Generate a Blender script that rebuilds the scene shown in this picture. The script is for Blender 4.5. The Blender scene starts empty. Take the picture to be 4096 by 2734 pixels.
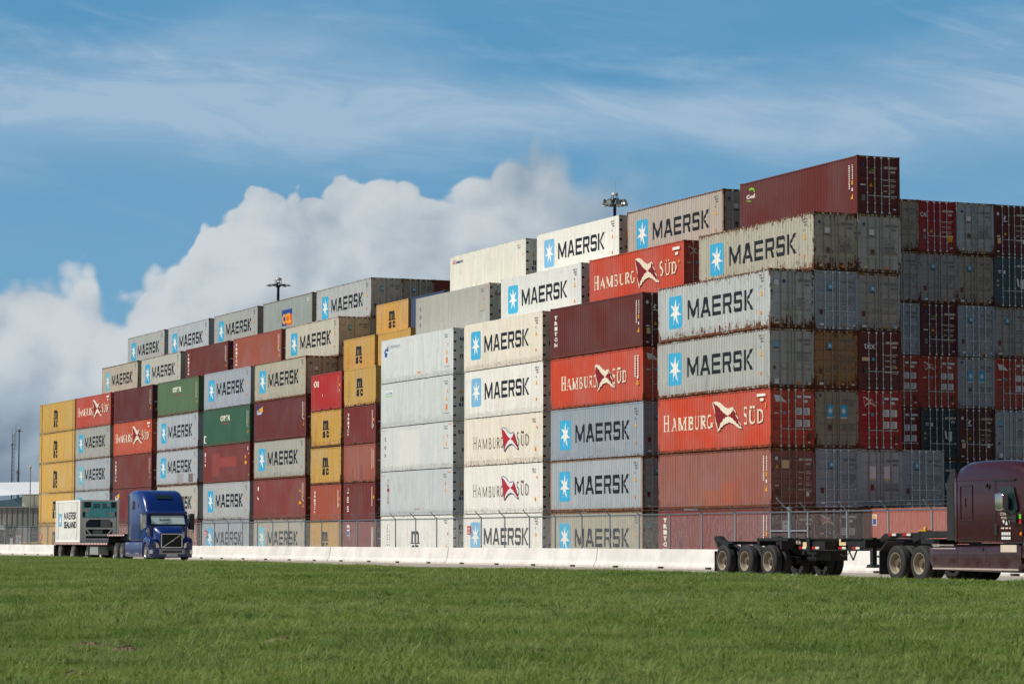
import bpy, bmesh, math, random
from mathutils import Vector, Matrix
from mathutils.geometry import tessellate_polygon
random.seed(7)
R = math.radians
scene = bpy.context.scene
COL = scene.collection

# ------------------------------------------------------------------ site frame
# u runs away along the container rows, v runs away from the road, z up
TH = 0.4074385
OX, OY = 12.4894, 131.8918
UL = (-math.sin(TH), math.cos(TH))
VL = (math.cos(TH), math.sin(TH))
YAW = TH - math.pi / 2          # object x axis = -u, object y axis = +v
ROADZ = 0.125
FIELDZ = 0.245


def W(u, v, z=0.0):
    return Vector((OX + u * UL[0] + v * VL[0], OY + u * UL[1] + v * VL[1], z))


def lin(c):
    return tuple((x / 255 / 12.92) if x / 255 <= 0.04045 else ((x / 255 + 0.055) / 1.055) ** 2.4 for x in c)


# ------------------------------------------------------------------ node helper
class NT:
    def __init__(self, tree):
        self.t = tree
        self.n = tree.nodes
        self.l = tree.links

    def new(self, typ, **kw):
        nd = self.n.new(typ)
        for k, v in kw.items():
            setattr(nd, k, v)
        return nd

    def put(self, sock, v):
        if v is None:
            return
        if hasattr(v, 'is_output'):
            self.l.new(v, sock)
        else:
            if isinstance(v, (tuple, list)) and len(v) == 3 and sock.type == 'RGBA':
                v = (*v, 1)
            sock.default_value = v

    def m(self, op, a, b=None, c=None, clamp=False):
        nd = self.new('ShaderNodeMath', operation=op, use_clamp=clamp)
        for i, v in enumerate((a, b, c)):
            if v is not None:
                self.put(nd.inputs[i], v)
        return nd.outputs[0]

    def add(self, a, b): return self.m('ADD', a, b)
    def sub(self, a, b): return self.m('SUBTRACT', a, b)
    def mul(self, a, b): return self.m('MULTIPLY', a, b)

    def ss(self, v, a, b, o0=0.0, o1=1.0):
        nd = self.new('ShaderNodeMapRange', interpolation_type='SMOOTHSTEP')
        for i, x in enumerate((v, a, b, o0, o1)):
            self.put(nd.inputs[i], x)
        return nd.outputs[0]

    def mr(self, v, a, b, o0=0.0, o1=1.0):
        nd = self.new('ShaderNodeMapRange')
        for i, x in enumerate((v, a, b, o0, o1)):
            self.put(nd.inputs[i], x)
        return nd.outputs[0]

    def mix(self, f, a, b, mode='MIX'):
        nd = self.new('ShaderNodeMix', data_type='RGBA', blend_type=mode)
        self.put(nd.inputs[0], f)
        self.put(nd.inputs[6], a)
        self.put(nd.inputs[7], b)
        return nd.outputs[2]

    def xyz(self, x, y, z):
        nd = self.new('ShaderNodeCombineXYZ')
        for i, v in enumerate((x, y, z)):
            self.put(nd.inputs[i], v)
        return nd.outputs[0]

    def sep(self, v):
        nd = self.new('ShaderNodeSeparateXYZ')
        self.l.new(v, nd.inputs[0])
        return nd.outputs

    def vmul(self, v, s):
        nd = self.new('ShaderNodeVectorMath', operation='MULTIPLY')
        self.l.new(v, nd.inputs[0])
        nd.inputs[1].default_value = s
        return nd.outputs[0]

    def vadd(self, a, b):
        nd = self.new('ShaderNodeVectorMath', operation='ADD')
        self.put(nd.inputs[0], a)
        self.put(nd.inputs[1], b)
        return nd.outputs[0]

    def noise(self, v, scale=1, detail=4, rough=0.55, dist=0.0, col=False):
        nd = self.new('ShaderNodeTexNoise')
        if v is not None:
            self.l.new(v, nd.inputs['Vector'])
        nd.inputs['Scale'].default_value = scale
        nd.inputs['Detail'].default_value = detail
        nd.inputs['Roughness'].default_value = rough
        nd.inputs['Distortion'].default_value = dist
        return nd.outputs['Color' if col else 'Fac']

    def voro(self, v, scale=1, smooth=0.6, feature='SMOOTH_F1'):
        nd = self.new('ShaderNodeTexVoronoi', feature=feature)
        self.l.new(v, nd.inputs['Vector'])
        nd.inputs['Scale'].default_value = scale
        if feature == 'SMOOTH_F1':
            nd.inputs['Smoothness'].default_value = smooth
        return nd.outputs['Distance']


def mat_base(name):
    m = bpy.data.materials.new(name)
    m.use_nodes = True
    m.node_tree.nodes.clear()
    nt = NT(m.node_tree)
    out = nt.new('ShaderNodeOutputMaterial')
    b = nt.new('ShaderNodeBsdfPrincipled')
    nt.l.new(b.outputs[0], out.inputs[0])
    return m, nt, b


_MC = {}


def plain(name, c, rough=0.6, metal=0.0, var=0.12, spec=0.4, coat=0.0, emit=None, scale=3.0):
    """simple material with a little mottling"""
    if name in _MC:
        return _MC[name]
    m, nt, b = mat_base(name)
    tc = nt.new('ShaderNodeTexCoord').outputs['Object']
    n = nt.noise(tc, scale, 4, 0.6)
    k = nt.mr(n, 0.25, 0.75, 1 - var, 1 + var)
    nt.l.new(nt.mix(1.0, c, nt.xyz(k, k, k), 'MULTIPLY'), b.inputs['Base Color'])
    nt.put(b.inputs['Roughness'], nt.mr(n, 0.3, 0.7, max(0.02, rough - 0.08), min(1, rough + 0.08)))
    b.inputs['Metallic'].default_value = metal
    b.inputs['Specular IOR Level'].default_value = spec
    if coat:
        b.inputs['Coat Weight'].default_value = coat
        b.inputs['Coat Roughness'].default_value = 0.04
    if emit:
        b.inputs['Emission Color'].default_value = (*emit[:3], 1)
        b.inputs['Emission Strength'].default_value = emit[3]
    _MC[name] = m
    return m


RUST = lin((112, 62, 30))
RUST2 = lin((70, 40, 24))


def paint(color, rust=0.3, frame=False, patch=None):
    """weathered container paint: fading, dirt, vertical rust streaks; every container gets its own pattern"""
    key = ('paint', tuple(color), round(rust, 2), frame, patch)
    if key in _MC:
        return _MC[key]
    m, nt, b = mat_base('container_paint')
    tco = nt.new('ShaderNodeTexCoord').outputs['Object']
    rnd = nt.new('ShaderNodeObjectInfo').outputs['Random']
    rr = nt.mul(rnd, 91.0)
    co = nt.vadd(tco, nt.xyz(rr, rr, 0.0))
    x, y, z = nt.sep(tco)
    base = tuple(v * 0.88 for v in lin(color))
    grey = sum(base) / 3
    faded = tuple(v * 0.8 + (grey + 0.09) * 0.2 for v in base)
    big = nt.noise(co, 0.35, 3, 0.5)
    c = nt.mix(nt.ss(big, 0.35, 0.7), base, faded)
    # panel wash: slight vertical streaks
    st = nt.noise(nt.vmul(co, (5.0, 5.0, 0.35)), 1.0, 5, 0.62)
    k = nt.mr(st, 0.3, 0.7, 0.86, 1.1)
    c = nt.mix(1.0, c, nt.xyz(k, k, k), 'MULTIPLY')
    # dirt
    dn = nt.noise(co, 1.7, 6, 0.7)
    hz = nt.ss(z, 0.1, 0.9, 1.0, 0.0)
    ht = nt.ss(z, 2.35, 2.9, 0.0, 1.0)
    dmask = nt.mul(nt.ss(nt.add(dn, nt.mul(hz, 0.12)), 0.5, 0.75), 0.35)
    c = nt.mix(dmask, c, tuple(v * 0.55 + 0.02 for v in base))
    # rust
    sn = nt.noise(nt.vmul(co, (9.0, 9.0, 1.2)), 1.0, 6, 0.7)
    fn = nt.noise(co, 6.0, 5, 0.7)
    v = nt.add(nt.mul(sn, 0.65), nt.mul(fn, 0.45))
    edge = nt.add(nt.mul(hz, 0.13), nt.mul(ht, 0.10))
    v = nt.add(v, edge)
    th = 0.80 - 0.16 * rust - (0.10 * rust if frame else 0.0)
    rm = nt.mul(nt.ss(v, th, th + 0.09), min(1.0, 0.45 + rust))
    rc = nt.mix(nt.noise(co, 9, 3), RUST, RUST2)
    c = nt.mix(rm, c, rc)
    # one touched-up rectangle somewhere on each wall, a shade off the rest
    r2 = nt.m('FRACT', nt.mul(rnd, 57.3))
    cx = nt.sub(0.0, nt.mr(r2, 0.0, 1.0, 0.8, 10.5))
    cz = nt.mr(nt.m('FRACT', nt.mul(rnd, 131.7)), 0.0, 1.0, 0.45, 1.9)
    hwx = nt.mr(nt.m('FRACT', nt.mul(rnd, 311.9)), 0.0, 1.0, 0.15, 0.75)
    pm_ = nt.mul(nt.m('LESS_THAN', nt.m('ABSOLUTE', nt.sub(x, cx)), hwx), nt.m('LESS_THAN', nt.m('ABSOLUTE', nt.sub(z, cz)), nt.mul(hwx, 0.7)))
    c = nt.mix(nt.mul(pm_, nt.mr(r2, 0.0, 1.0, 0.10, 0.42)), c, tuple(min(1, v * 0.78 + 0.012) for v in base))
    if patch:
        # repainted rectangles of another shade (kept in the paint, they do not follow light)
        for (px0, px1, pz0, pz1, pc, amt) in patch:
            fx = nt.mul(nt.m('GREATER_THAN', x, px0), nt.m('LESS_THAN', x, px1))
            fz = nt.mul(nt.m('GREATER_THAN', z, pz0), nt.m('LESS_THAN', z, pz1))
            c = nt.mix(nt.mul(nt.mul(fx, fz), nt.mr(fn, 0.3, 0.7, amt * 0.6, amt)), c, tuple(lin(pc)))
    nt.l.new(c, b.inputs['Base Color'])
    nt.put(b.inputs['Roughness'], nt.add(0.5, nt.mul(rm, 0.35)))
    b.inputs['Specular IOR Level'].default_value = 0.3
    _MC[key] = m
    return m


def ink(name, color, wear=0.15):
    """lettering paint, worn thin in places"""
    key = 'lettering_' + name
    if key in _MC:
        return _MC[key]
    m, nt, b = mat_base(key)
    tc = nt.new('ShaderNodeTexCoord').outputs['Object']
    rnd = nt.new('ShaderNodeObjectInfo').outputs['Random']
    rr = nt.mul(rnd, 37.0)
    n = nt.noise(nt.vadd(tc, nt.xyz(rr, rr, rr)), 4.0, 6, 0.72)
    c = lin(color)
    w = nt.mul(nt.ss(n, 0.50, 0.70), nt.mr(rnd, 0.0, 1.0, wear * 0.8, min(0.85, wear * 2.6)))
    nt.l.new(nt.mix(w, c, tuple(v * 0.6 + 0.14 for v in c)), b.inputs['Base Color'])
    b.inputs['Roughness'].default_value = 0.55
    b.inputs['Specular IOR Level'].default_value = 0.3
    _MC[key] = m
    return m


# ------------------------------------------------------------------ mesh helper
class MB:
    def __init__(self, off=(0, 0, 0)):
        self.v, self.f, self.mi = [], [], []
        self.off = off

    xf = None

    def addv(self, p):
        self.v.append(((MB.xf(p[0]) if MB.xf else p[0]) - self.off[0], p[1] - self.off[1], p[2] - self.off[2]))
        return len(self.v) - 1

    def face(self, pts, mi=0):
        self.f.append([self.addv(p) for p in pts])
        self.mi.append(mi)

    def box(self, x0, x1, y0, y1, z0, z1, mi=0):
        a = [self.addv(p) for p in ((x0, y0, z0), (x1, y0, z0), (x1, y1, z0), (x0, y1, z0),
                                    (x0, y0, z1), (x1, y0, z1), (x1, y1, z1), (x0, y1, z1))]
        for q in ((0, 3, 2, 1), (4, 5, 6, 7), (0, 1, 5, 4), (1, 2, 6, 5), (2, 3, 7, 6), (3, 0, 4, 7)):
            self.f.append([a[i] for i in q])
            self.mi.append(mi)

    def prism(self, poly, axis, a0, a1, mi=0):
        """poly in the other two axes; axis 'y': (x,z), 'x': (y,z), 'z': (x,y)"""
        def P(p, a):
            return {'y': (p[0], a, p[1]), 'x': (a, p[0], p[1]), 'z': (p[0], p[1], a)}[axis]
        lo = [self.addv(P(p, a0)) for p in poly]
        hi = [self.addv(P(p, a1)) for p in poly]
        n = len(poly)
        for i in range(n):
            j = (i + 1) % n
            self.f.append([lo[i], lo[j], hi[j], hi[i]])
            self.mi.append(mi)
        self.f.append(lo[::-1]); self.mi.append(mi)
        self.f.append(hi); self.mi.append(mi)

    def tube(self, p0, p1, r, n=8, r1=None, mi=0, caps=True):
        p0, p1 = Vector(p0), Vector(p1)
        d = (p1 - p0).normalized()
        a = d.orthogonal().normalized()
        b = d.cross(a)
        r1 = r if r1 is None else r1
        lo, hi = [], []
        for i in range(n):
            t = 2 * math.pi * i / n
            o = a * math.cos(t) + b * math.sin(t)
            lo.append(self.addv(p0 + o * r))
            hi.append(self.addv(p1 + o * r1))
        for i in range(n):
            j = (i + 1) % n
            self.f.append([lo[i], lo[j], hi[j], hi[i]]); self.mi.append(mi)
        if caps:
            self.f.append(lo[::-1]); self.mi.append(mi)
            self.f.append(hi); self.mi.append(mi)

    def lathe(self, prof, c, axis='y', n=24, mi=0):
        """prof: (radius, along) pairs, turned about an axis through c"""
        rings = []
        for r, a in prof:
            ring = []
            for i in range(n):
                t = 2 * math.pi * i / n
                if axis == 'y':
                    p = (c[0] + r * math.cos(t), c[1] + a, c[2] + r * math.sin(t))
                else:
                    p = (c[0] + r * math.cos(t), c[1] + r * math.sin(t), c[2] + a)
                ring.append(self.addv(p))
            rings.append(ring)
        for k in range(len(rings) - 1):
            for i in range(n):
                j = (i + 1) % n
                self.f.append([rings[k][i], rings[k][j], rings[k + 1][j], rings[k + 1][i]]); self.mi.append(mi)

    def loft(self, rings, mi=0, caps=True):
        idx = [[self.addv(p) for p in r] for r in rings]
        n = len(idx[0])
        for k in range(len(idx) - 1):
            for i in range(n):
                j = (i + 1) % n
                self.f.append([idx[k][i], idx[k][j], idx[k + 1][j], idx[k + 1][i]]); self.mi.append(mi)
        if caps:
            self.f.append(idx[0][::-1]); self.mi.append(mi)
            self.f.append(idx[-1]); self.mi.append(mi)

    def mesh(self, name, mats, smooth=None, bevel=0.0, segs=2, fixn=True):
        me = bpy.data.meshes.new(name)
        me.from_pydata(self.v, [], self.f)
        for i, p in enumerate(me.polygons):
            p.material_index = self.mi[i]
        for m in mats:
            me.materials.append(m)
        if fixn or bevel:
            bm = bmesh.new()
            bm.from_mesh(me)
            if bevel:
                bmesh.ops.remove_doubles(bm, verts=bm.verts, dist=1e-5)
                bmesh.ops.recalc_face_normals(bm, faces=bm.faces)
                es = [e for e in bm.edges if len(e.link_faces) == 2 and e.calc_face_angle(0) > 0.5]
                bmesh.ops.bevel(bm, geom=es, offset=bevel, segments=segs, affect='EDGES', profile=0.5)
            bmesh.ops.recalc_face_normals(bm, faces=bm.faces)
            bm.to_mesh(me)
            bm.free()
        if smooth is not None:
            me.polygons.foreach_set('use_smooth', [True] * len(me.polygons))
            me.set_sharp_from_angle(angle=R(smooth))
        me.update()
        return me

    def build(self, name, mats, parent=None, loc=(0, 0, 0), **kw):
        if not isinstance(mats, (list, tuple)):
            mats = [mats]
        return link(name, self.mesh(name, mats, **kw), parent, loc)


def link(name, me, parent=None, loc=(0, 0, 0)):
    o = bpy.data.objects.new(name, me)
    COL.objects.link(o)
    o.parent = parent
    o.location = loc
    return o


def tag(o, label=None, cat=None, group=None, kind=None):
    if label: o['label'] = label
    if cat: o['category'] = cat
    if group: o['group'] = group
    if kind: o['kind'] = kind
    return o


def rring(x, y0, y1, z0, z1, r=0.1, rb=0.03, n=4):
    """rounded-rectangle ring across the x axis"""
    pts = []
    for cy, cz, rad, a0 in ((y1 - r, z1 - r, r, 0), (y0 + r, z1 - r, r, 90), (y0 + rb, z0 + rb, rb, 180), (y1 - rb, z0 + rb, rb, 270)):
        for i in range(n + 1):
            t = R(a0 + 90 * i / n)
            pts.append((x, cy + rad * math.cos(t), cz + rad * math.sin(t)))
    return pts
# ------------------------------------------------------------------ lettering
_TXT = {}


def text_tris(s, bold=0.0):
    key = (s, bold)
    if key in _TXT:
        return _TXT[key]
    cu = bpy.data.curves.new('txt', 'FONT')
    cu.body = s
    cu.size = 1.0
    cu.resolution_u = 5
    cu.offset = bold
    o = bpy.data.objects.new('txt', cu)
    me = o.to_mesh()
    me.calc_loop_triangles()
    vs = [(v.co.x, v.co.y) for v in me.vertices]
    tr = [[vs[i] for i in t.vertices] for t in me.loop_triangles]
    o.to_mesh_clear()
    bpy.data.objects.remove(o)
    bpy.data.curves.remove(cu)
    xs = [p[0] for t in tr for p in t]
    ys = [p[1] for t in tr for p in t]
    _TXT[key] = (tr, min(xs), max(xs), min(ys), max(ys))
    return _TXT[key]


class Decal:
    """flat artwork in panel coordinates (s from the left end, z up)"""

    def __init__(self):
        self.sh = []
        self.part = 'marking'
        self.of = []
        self.lay = None

    def only(self, part):
        e = Decal()
        e.sh = [x for x, p in zip(self.sh, self.of) if p == part]
        e.lay = [i for i, p in enumerate(self.of) if p == part]
        return e

    def poly(self, pts, c):
        self.sh.append(([list(pts)], c))
        self.of.append(self.part)
        return self

    def rect(self, s0, s1, z0, z1, c):
        return self.poly([(s0, z0), (s1, z0), (s1, z1), (s0, z1)], c)

    def tris(self, tr, c):
        self.sh.append((tr, c))
        self.of.append(self.part)

    def text(self, s, x, z, h, c, w=None, bold=0.0, align='L', fit=False):
        """text fitted to a cap height h (and width w), baseline at z"""
        tr, x0, x1, y0, y1 = text_tris(s, bold)
        ref = text_tris(s if fit else 'H', bold)
        k = h / (ref[4] - ref[3])
        kx = k if w is None else w / max(1e-6, (x1 - x0))
        ww = (x1 - x0) * kx
        ox = x if align == 'L' else (x - ww / 2 if align == 'C' else x - ww)
        yo = y0 if fit else 0
        keep, self.part = self.part, 'lettering'
        self.tris([[(ox + (p[0] - x0) * kx, z + (p[1] - yo) * k) for p in t] for t in tr], c)
        self.part = keep
        return self

    def stack(self, s, xc, ztop, h, step, c, w=None, bold=0.0):
        for i, ch in enumerate(s):
            self.text(ch, xc, ztop - h - i * step, h, c, w, bold, 'C')
        return self

    def glyphs(self, polys, x, z, w, h, c):
        keep, self.part = self.part, 'lettering'
        for p in polys:
            self.poly([(x + q[0] * w, z + q[1] * h) for q in p], c)
        self.part = keep

    def mesh(self, name, panel=None, plane='side'):
        """panel: (breakpoints s, depth y) of a corrugated wall the artwork follows"""
        bm = bmesh.new()
        inks = []
        EPS = 0.00035
        for k, (polys, c) in zip(self.lay or range(len(self.sh)), self.sh):
            if c not in inks:
                inks.append(c)
            mi = inks.index(c)
            for pg in polys:
                vs = [bm.verts.new((p[0], k * EPS, p[1])) for p in pg]
                if len(vs) == 3:
                    tl = [(0, 1, 2)]
                else:
                    tl = tessellate_polygon([[Vector((p[0], p[1], 0)) for p in pg]])
                for t in tl:
                    try:
                        f = bm.faces.new([vs[i] for i in t])
                        f.material_index = mi
                    except ValueError:
                        pass
        if panel:
            bs, by = panel
            lo = min(v.co.x for v in bm.verts); hi = max(v.co.x for v in bm.verts)
            for s in bs:
                if lo < s < hi:
                    bmesh.ops.bisect_plane(bm, geom=bm.verts[:] + bm.edges[:] + bm.faces[:], dist=1e-6,
                                           plane_co=(s, 0, 0), plane_no=(1, 0, 0))

            def yp(s):
                for i in range(len(bs) - 1):
                    if bs[i] <= s <= bs[i + 1]:
                        t = (s - bs[i]) / max(1e-9, bs[i + 1] - bs[i])
                        return by[i] + (by[i + 1] - by[i]) * t
                return by[0]
        for v in bm.verts:
            lay = v.co.y
            if plane == 'side':
                y = (yp(v.co.x) if panel else 0.0) - 0.003 - lay
                v.co = (v.co.x, y, v.co.z)
            else:
                v.co = (0.003 + lay, v.co.x, v.co.z)
        want = Vector((0, -1, 0)) if plane == 'side' else Vector((1, 0, 0))
        bm.normal_update()
        for f in bm.faces:
            if f.normal.dot(want) < 0:
                f.normal_flip()
        me = bpy.data.meshes.new(name)
        bm.to_mesh(me)
        bm.free()
        for c in inks:
            me.materials.append(ink(c, INKS[c][0], INKS[c][1]))
        return me


INKS = {
    'black': ((22, 30, 40), 0.1), 'blue': ((62, 172, 214), 0.1), 'paleblue': ((120, 178, 214), 0.1), 'white': ((236, 234, 226), 0.25),
    'fadedblue': ((110, 185, 205), 0.3), 'cream': ((232, 222, 200), 0.45), 'red': ((176, 32, 44), 0.1), 'darkred': ((130, 26, 36), 0.1),
    'yellow': ((236, 168, 30), 0.1), 'orange': ((226, 128, 20), 0.1), 'navy': ((36, 58, 116), 0.1), 'green': ((110, 205, 40), 0.0),
    'grey': ((120, 124, 126), 0.1), 'umber': ((92, 72, 52), 0.1), 'sheet': ((222, 224, 224), 0.05), 'ivory': ((226, 196, 150), 0.1),
    'brown': ((112, 48, 48), 0.1), 'skin': ((232, 214, 196), 0.2), 'deepblue': ((28, 70, 150), 0.1), 'signred': ((190, 30, 40), 0.1),
    'ink': ((46, 42, 40), 0.1), 'flame': ((214, 92, 40), 0.1),
}

# bold squared capitals, each in a unit-high box: (width, polygons)
BLOCK = {
    'M': (1.28, [[(0, 0), (.21, 0), (.21, 1), (0, 1)], [(1.07, 0), (1.28, 0), (1.28, 1), (1.07, 1)],
                 [(.21, 1), (.21, .62), (.56, .06), (.64, .06), (.64, .36)], [(1.07, 1), (.64, .36), (.64, .06), (.72, .06), (1.07, .62)]]),
    'A': (1.06, [[(0, 0), (.23, 0), (.55, .86), (.53, 1), (.37, 1)], [(1.06, 0), (.83, 0), (.51, .86), (.53, 1), (.69, 1)],
                 [(.3, .2), (.76, .2), (.70, .37), (.36, .37)]]),
    'E': (.96, [[(0, 0), (.21, 0), (.21, 1), (0, 1)], [(.21, 0), (.96, 0), (.96, .19), (.21, .19)],
                [(.21, .41), (.86, .41), (.86, .59), (.21, .59)], [(.21, .81), (.96, .81), (.96, 1), (.21, 1)]]),
    'R': (.96, [[(0, 0), (.21, 0), (.21, 1), (0, 1)], [(.21, .81), (.75, .81), (.75, 1), (.21, 1)],
                [(.75, 1), (.75, .40), (.82, .40), (.96, .52), (.96, .88), (.84, 1)], [(.21, .38), (.75, .38), (.75, .55), (.21, .55)],
                [(.50, .38), (.74, .38), (.97, 0), (.73, 0)]]),
    'S': (.90, [[(.14, .81), (.76, .81), (.76, 1), (.14, 1), (0, .88), (0, .81)], [(.76, 1), (.76, .70), (.9, .70), (.9, .88)],
                [(0, .81), (0, .55), (.21, .55), (.21, .81)], [(0, .55), (.05, .42), (.69, .42), (.69, .59), (.21, .59), (.21, .55)],
                [(.69, .59), (.69, .19), (.9, .19), (.9, .50), (.82, .59)], [(.14, 0), (.76, 0), (.9, .12), (.9, .19), (.14, .19)],
                [(0, .12), (.14, 0), (.14, .30), (0, .30)]]),
    'K': (.98, [[(0, 0), (.21, 0), (.21, 1), (0, 1)], [(.24, .52), (.40, .52), (.98, 1), (.70, 1)],
                [(.24, .5), (.40, .5), (.98, 0), (.70, 0)]]),
}


def block_word(d, word, s0, s1, z0, z1, c):
    gap = 0.17
    ws = [BLOCK[ch][0] for ch in word]
    tot = sum(ws) + gap * (len(word) - 1)
    k = (s1 - s0) / tot
    x = s0
    for ch, w in zip(word, ws):
        d.glyphs(BLOCK[ch][1], x, z0, k, (z1 - z0), c)
        x += (w + gap) * k


def star(d, cx, cz, rx, rz, c, n=7, q=0.36):
    pts = []
    for i in range(2 * n):
        t = math.pi / 2 + math.pi * i / n
        r = 1.0 if i % 2 == 0 else q
        pts.append((cx + rx * r * math.cos(t), cz + rz * r * math.sin(t)))
    # triangles fan so the star stays one clean layer
    tr = [[(cx, cz), pts[i], pts[(i + 1) % (2 * n)]] for i in range(2 * n)]
    d.tris(tr, c)


def rbox(s0, s1, z0, z1, r):
    pts = []
    for cx, cz, a in ((s1 - r, z1 - r, 0), (s0 + r, z1 - r, 90), (s0 + r, z0 + r, 180), (s1 - r, z0 + r, 270)):
        for i in range(4):
            t = R(a + 30 * i)
            pts.append((cx + r * math.cos(t), cz + r * math.sin(t)))
    return pts


def seg(p, q, w):
    dx, dz = q[0] - p[0], q[1] - p[1]
    L = math.hypot(dx, dz) or 1
    nx, nz = -dz / L * w / 2, dx / L * w / 2
    return [(p[0] + nx, p[1] + nz), (q[0] + nx, q[1] + nz), (q[0] - nx, q[1] - nz), (p[0] - nx, p[1] - nz)]


def arc(cx, cz, rx, rz, a0, a1, n=7):
    return [(cx + rx * math.cos(R(a0 + (a1 - a0) * i / n)), cz + rz * math.sin(R(a0 + (a1 - a0) * i / n))) for i in range(n + 1)]


def serif_letter(ch, t, th, sr):
    """roman capital in a unit box -> polygons. t thick stem, th thin stem, sr serif half width (0 = none)"""
    P = []

    def V(x, w, z0=0, z1=1, s0=True, s1=True):
        P.append([(x - w / 2, z0), (x + w / 2, z0), (x + w / 2, z1), (x - w / 2, z1)])
        if sr:
            if s0: P.append([(x - w / 2 - sr, z0), (x + w / 2 + sr, z0), (x + w / 2 + sr, z0 + .06), (x - w / 2 - sr, z0 + .06)])
            if s1: P.append([(x - w / 2 - sr, z1 - .06), (x + w / 2 + sr, z1 - .06), (x + w / 2 + sr, z1), (x - w / 2 - sr, z1)])

    def S(pts, w0, w1=None):
        w1 = w0 if w1 is None else w1
        for i in range(len(pts) - 1):
            P.append(seg(pts[i], pts[i + 1], w0 + (w1 - w0) * (i % 2)))

    def D(pts, wf):
        """outline with calligraphic width wf(i)"""
        n = len(pts)
        out, inn = [], []
        for i, p in enumerate(pts):
            a = pts[max(0, i - 1)]; b = pts[min(n - 1, i + 1)]
            dx, dz = b[0] - a[0], b[1] - a[1]
            L = math.hypot(dx, dz) or 1
            w = wf(i / (n - 1)) / 2
            out.append((p[0] - dz / L * w, p[1] + dx / L * w)); inn.append((p[0] + dz / L * w, p[1] - dx / L * w))
        for i in range(n - 1):
            P.append([out[i], out[i + 1], inn[i + 1], inn[i]])
    bow = lambda q: th + (t - th) * math.sin(math.pi * q)
    if ch == 'H':
        V(.2, t); V(.8, t); P.append([(.2, .47), (.8, .47), (.8, .47 + th), (.2, .47 + th)])
    elif ch == 'A':
        S([(.12, 0), (.5, 1)], th); S([(.5, 1), (.88, 0)], t); P.append([(.25, .3), (.75, .3), (.75, .3 + th), (.25, .3 + th)])
        if sr: P += [[(0, 0), (.26, 0), (.26, .06), (0, .06)], [(.72, 0), (1, 0), (1, .06), (.72, .06)]]
    elif ch == 'M':
        V(.14, th); V(.86, t); S([(.14, 1), (.5, .05)], t); S([(.5, .05), (.86, 1)], th)
    elif ch == 'B':
        V(.2, t); D([(.2, 1 - th / 2), (.5, 1 - th / 2)] + arc(.5, .76, .24, .24 - th / 2, 80, -80), bow)
        D([(.2, .52), (.52, .52)] + arc(.54, .27, .30, .25, 80, -80) + [(.2, th / 2)], bow)
    elif ch == 'U':
        V(.18, t, .3, 1, False, True); V(.82, th, .3, 1, False, True); D(arc(.5, .32, .32, .30, 180, 360), lambda q: t + (th - t) * q)
    elif ch == 'R':
        V(.2, t); D([(.2, 1 - th / 2), (.5, 1 - th / 2)] + arc(.5, .74, .26, .26 - th / 2, 80, -85) + [(.2, .48)], bow)
        S([(.45, .48), (.9, 0)], t)
        if sr: P.append([(.78, 0), (1.05, 0), (1.05, .06), (.78, .06)])
    elif ch == 'G':
        D(arc(.5, .5, .4, .47, 50, 320, 14), bow); V(.84, t, .05, .42, False, True)
    elif ch == 'S':
        D(arc(.5, .745, .27, .225, 40, 225, 8) + arc(.5, .27, .30, .24, 60, -140, 9), lambda q: th + (t - th) * math.sin(math.pi * q))
    elif ch == 'D':
        V(.18, t); D([(.18, 1 - th / 2), (.4, 1 - th / 2)] + arc(.4, .5, .46, .5 - th / 2, 80, -80, 10) + [(.18, th / 2)], bow)
    return P


def roman_word(d, letters, c, t, th, sr):
    """letters: (char, s0, s1, z0, z1)"""
    for ch, s0, s1, z0, z1 in letters:
        if ch == 'Ü':
            d.glyphs(serif_letter('U', t, th, sr), s0, z0, s1 - s0, z1 - z0, c)
            d.part = 'lettering'
            for f in (.3, .7):
                x = s0 + f * (s1 - s0)
                d.poly([(x - .07, z1 + .07), (x + .07, z1 + .07), (x + .07, z1 + .2), (x - .07, z1 + .2)], c)
            d.part = 'marking'
        else:
            d.glyphs(serif_letter(ch, t, th, sr), s0, z0, s1 - s0, z1 - z0, c)


def flag(d, s0, s1, z0, z1, white, redc, line, lw=0.03):
    keep, d.part = d.part, 'emblem'
    """a swallow-shaped pennant: red left and right quarters, white upper and lower ones"""
    def T(p): return (s0 + p[0] * (s1 - s0), z1 - p[1] * (z1 - z0))
    C = (.52, .50)
    top = [(0, .03), (.10, .0), (.25, .06), (.40, .2), (.52, .28), (.70, .23)]
    bot = [(1, .94), (.88, .90), (.72, .76), (.58, .70), (.42, .74), (.28, .85), (.16, 1.0)]
    tl_c = [(.0, .03), (.18, .16), (.34, .36)]     # lower edge of the white band
    rt_c = [(.70, .23), (.66, .38)]
    bl_c = [(.16, 1.0), (.24, .76), (.38, .58)]
    br_c = [(1, .94), (.82, .76), (.66, .58)]
    d.poly([T(p) for p in [tl_c[0], bl_c[0], bl_c[1], bl_c[2], C, tl_c[2], tl_c[1]]], redc)
    d.poly([T(p) for p in [rt_c[0], rt_c[1], C, br_c[2], br_c[1], br_c[0]]], redc)
    d.poly([T(p) for p in top + [rt_c[1], C, tl_c[2], tl_c[1]]], white)
    d.poly([T(p) for p in bot + [bl_c[1], bl_c[2], C, br_c[2], br_c[1]]], white)
    if line:
        for chain in (top, bot, [top[0], bot[-1]], [top[-1], bot[0]]):
            for a, b in zip(chain, chain[1:]):
                d.poly(seg(T(a), T(b), lw), line)
    d.part = keep


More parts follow.
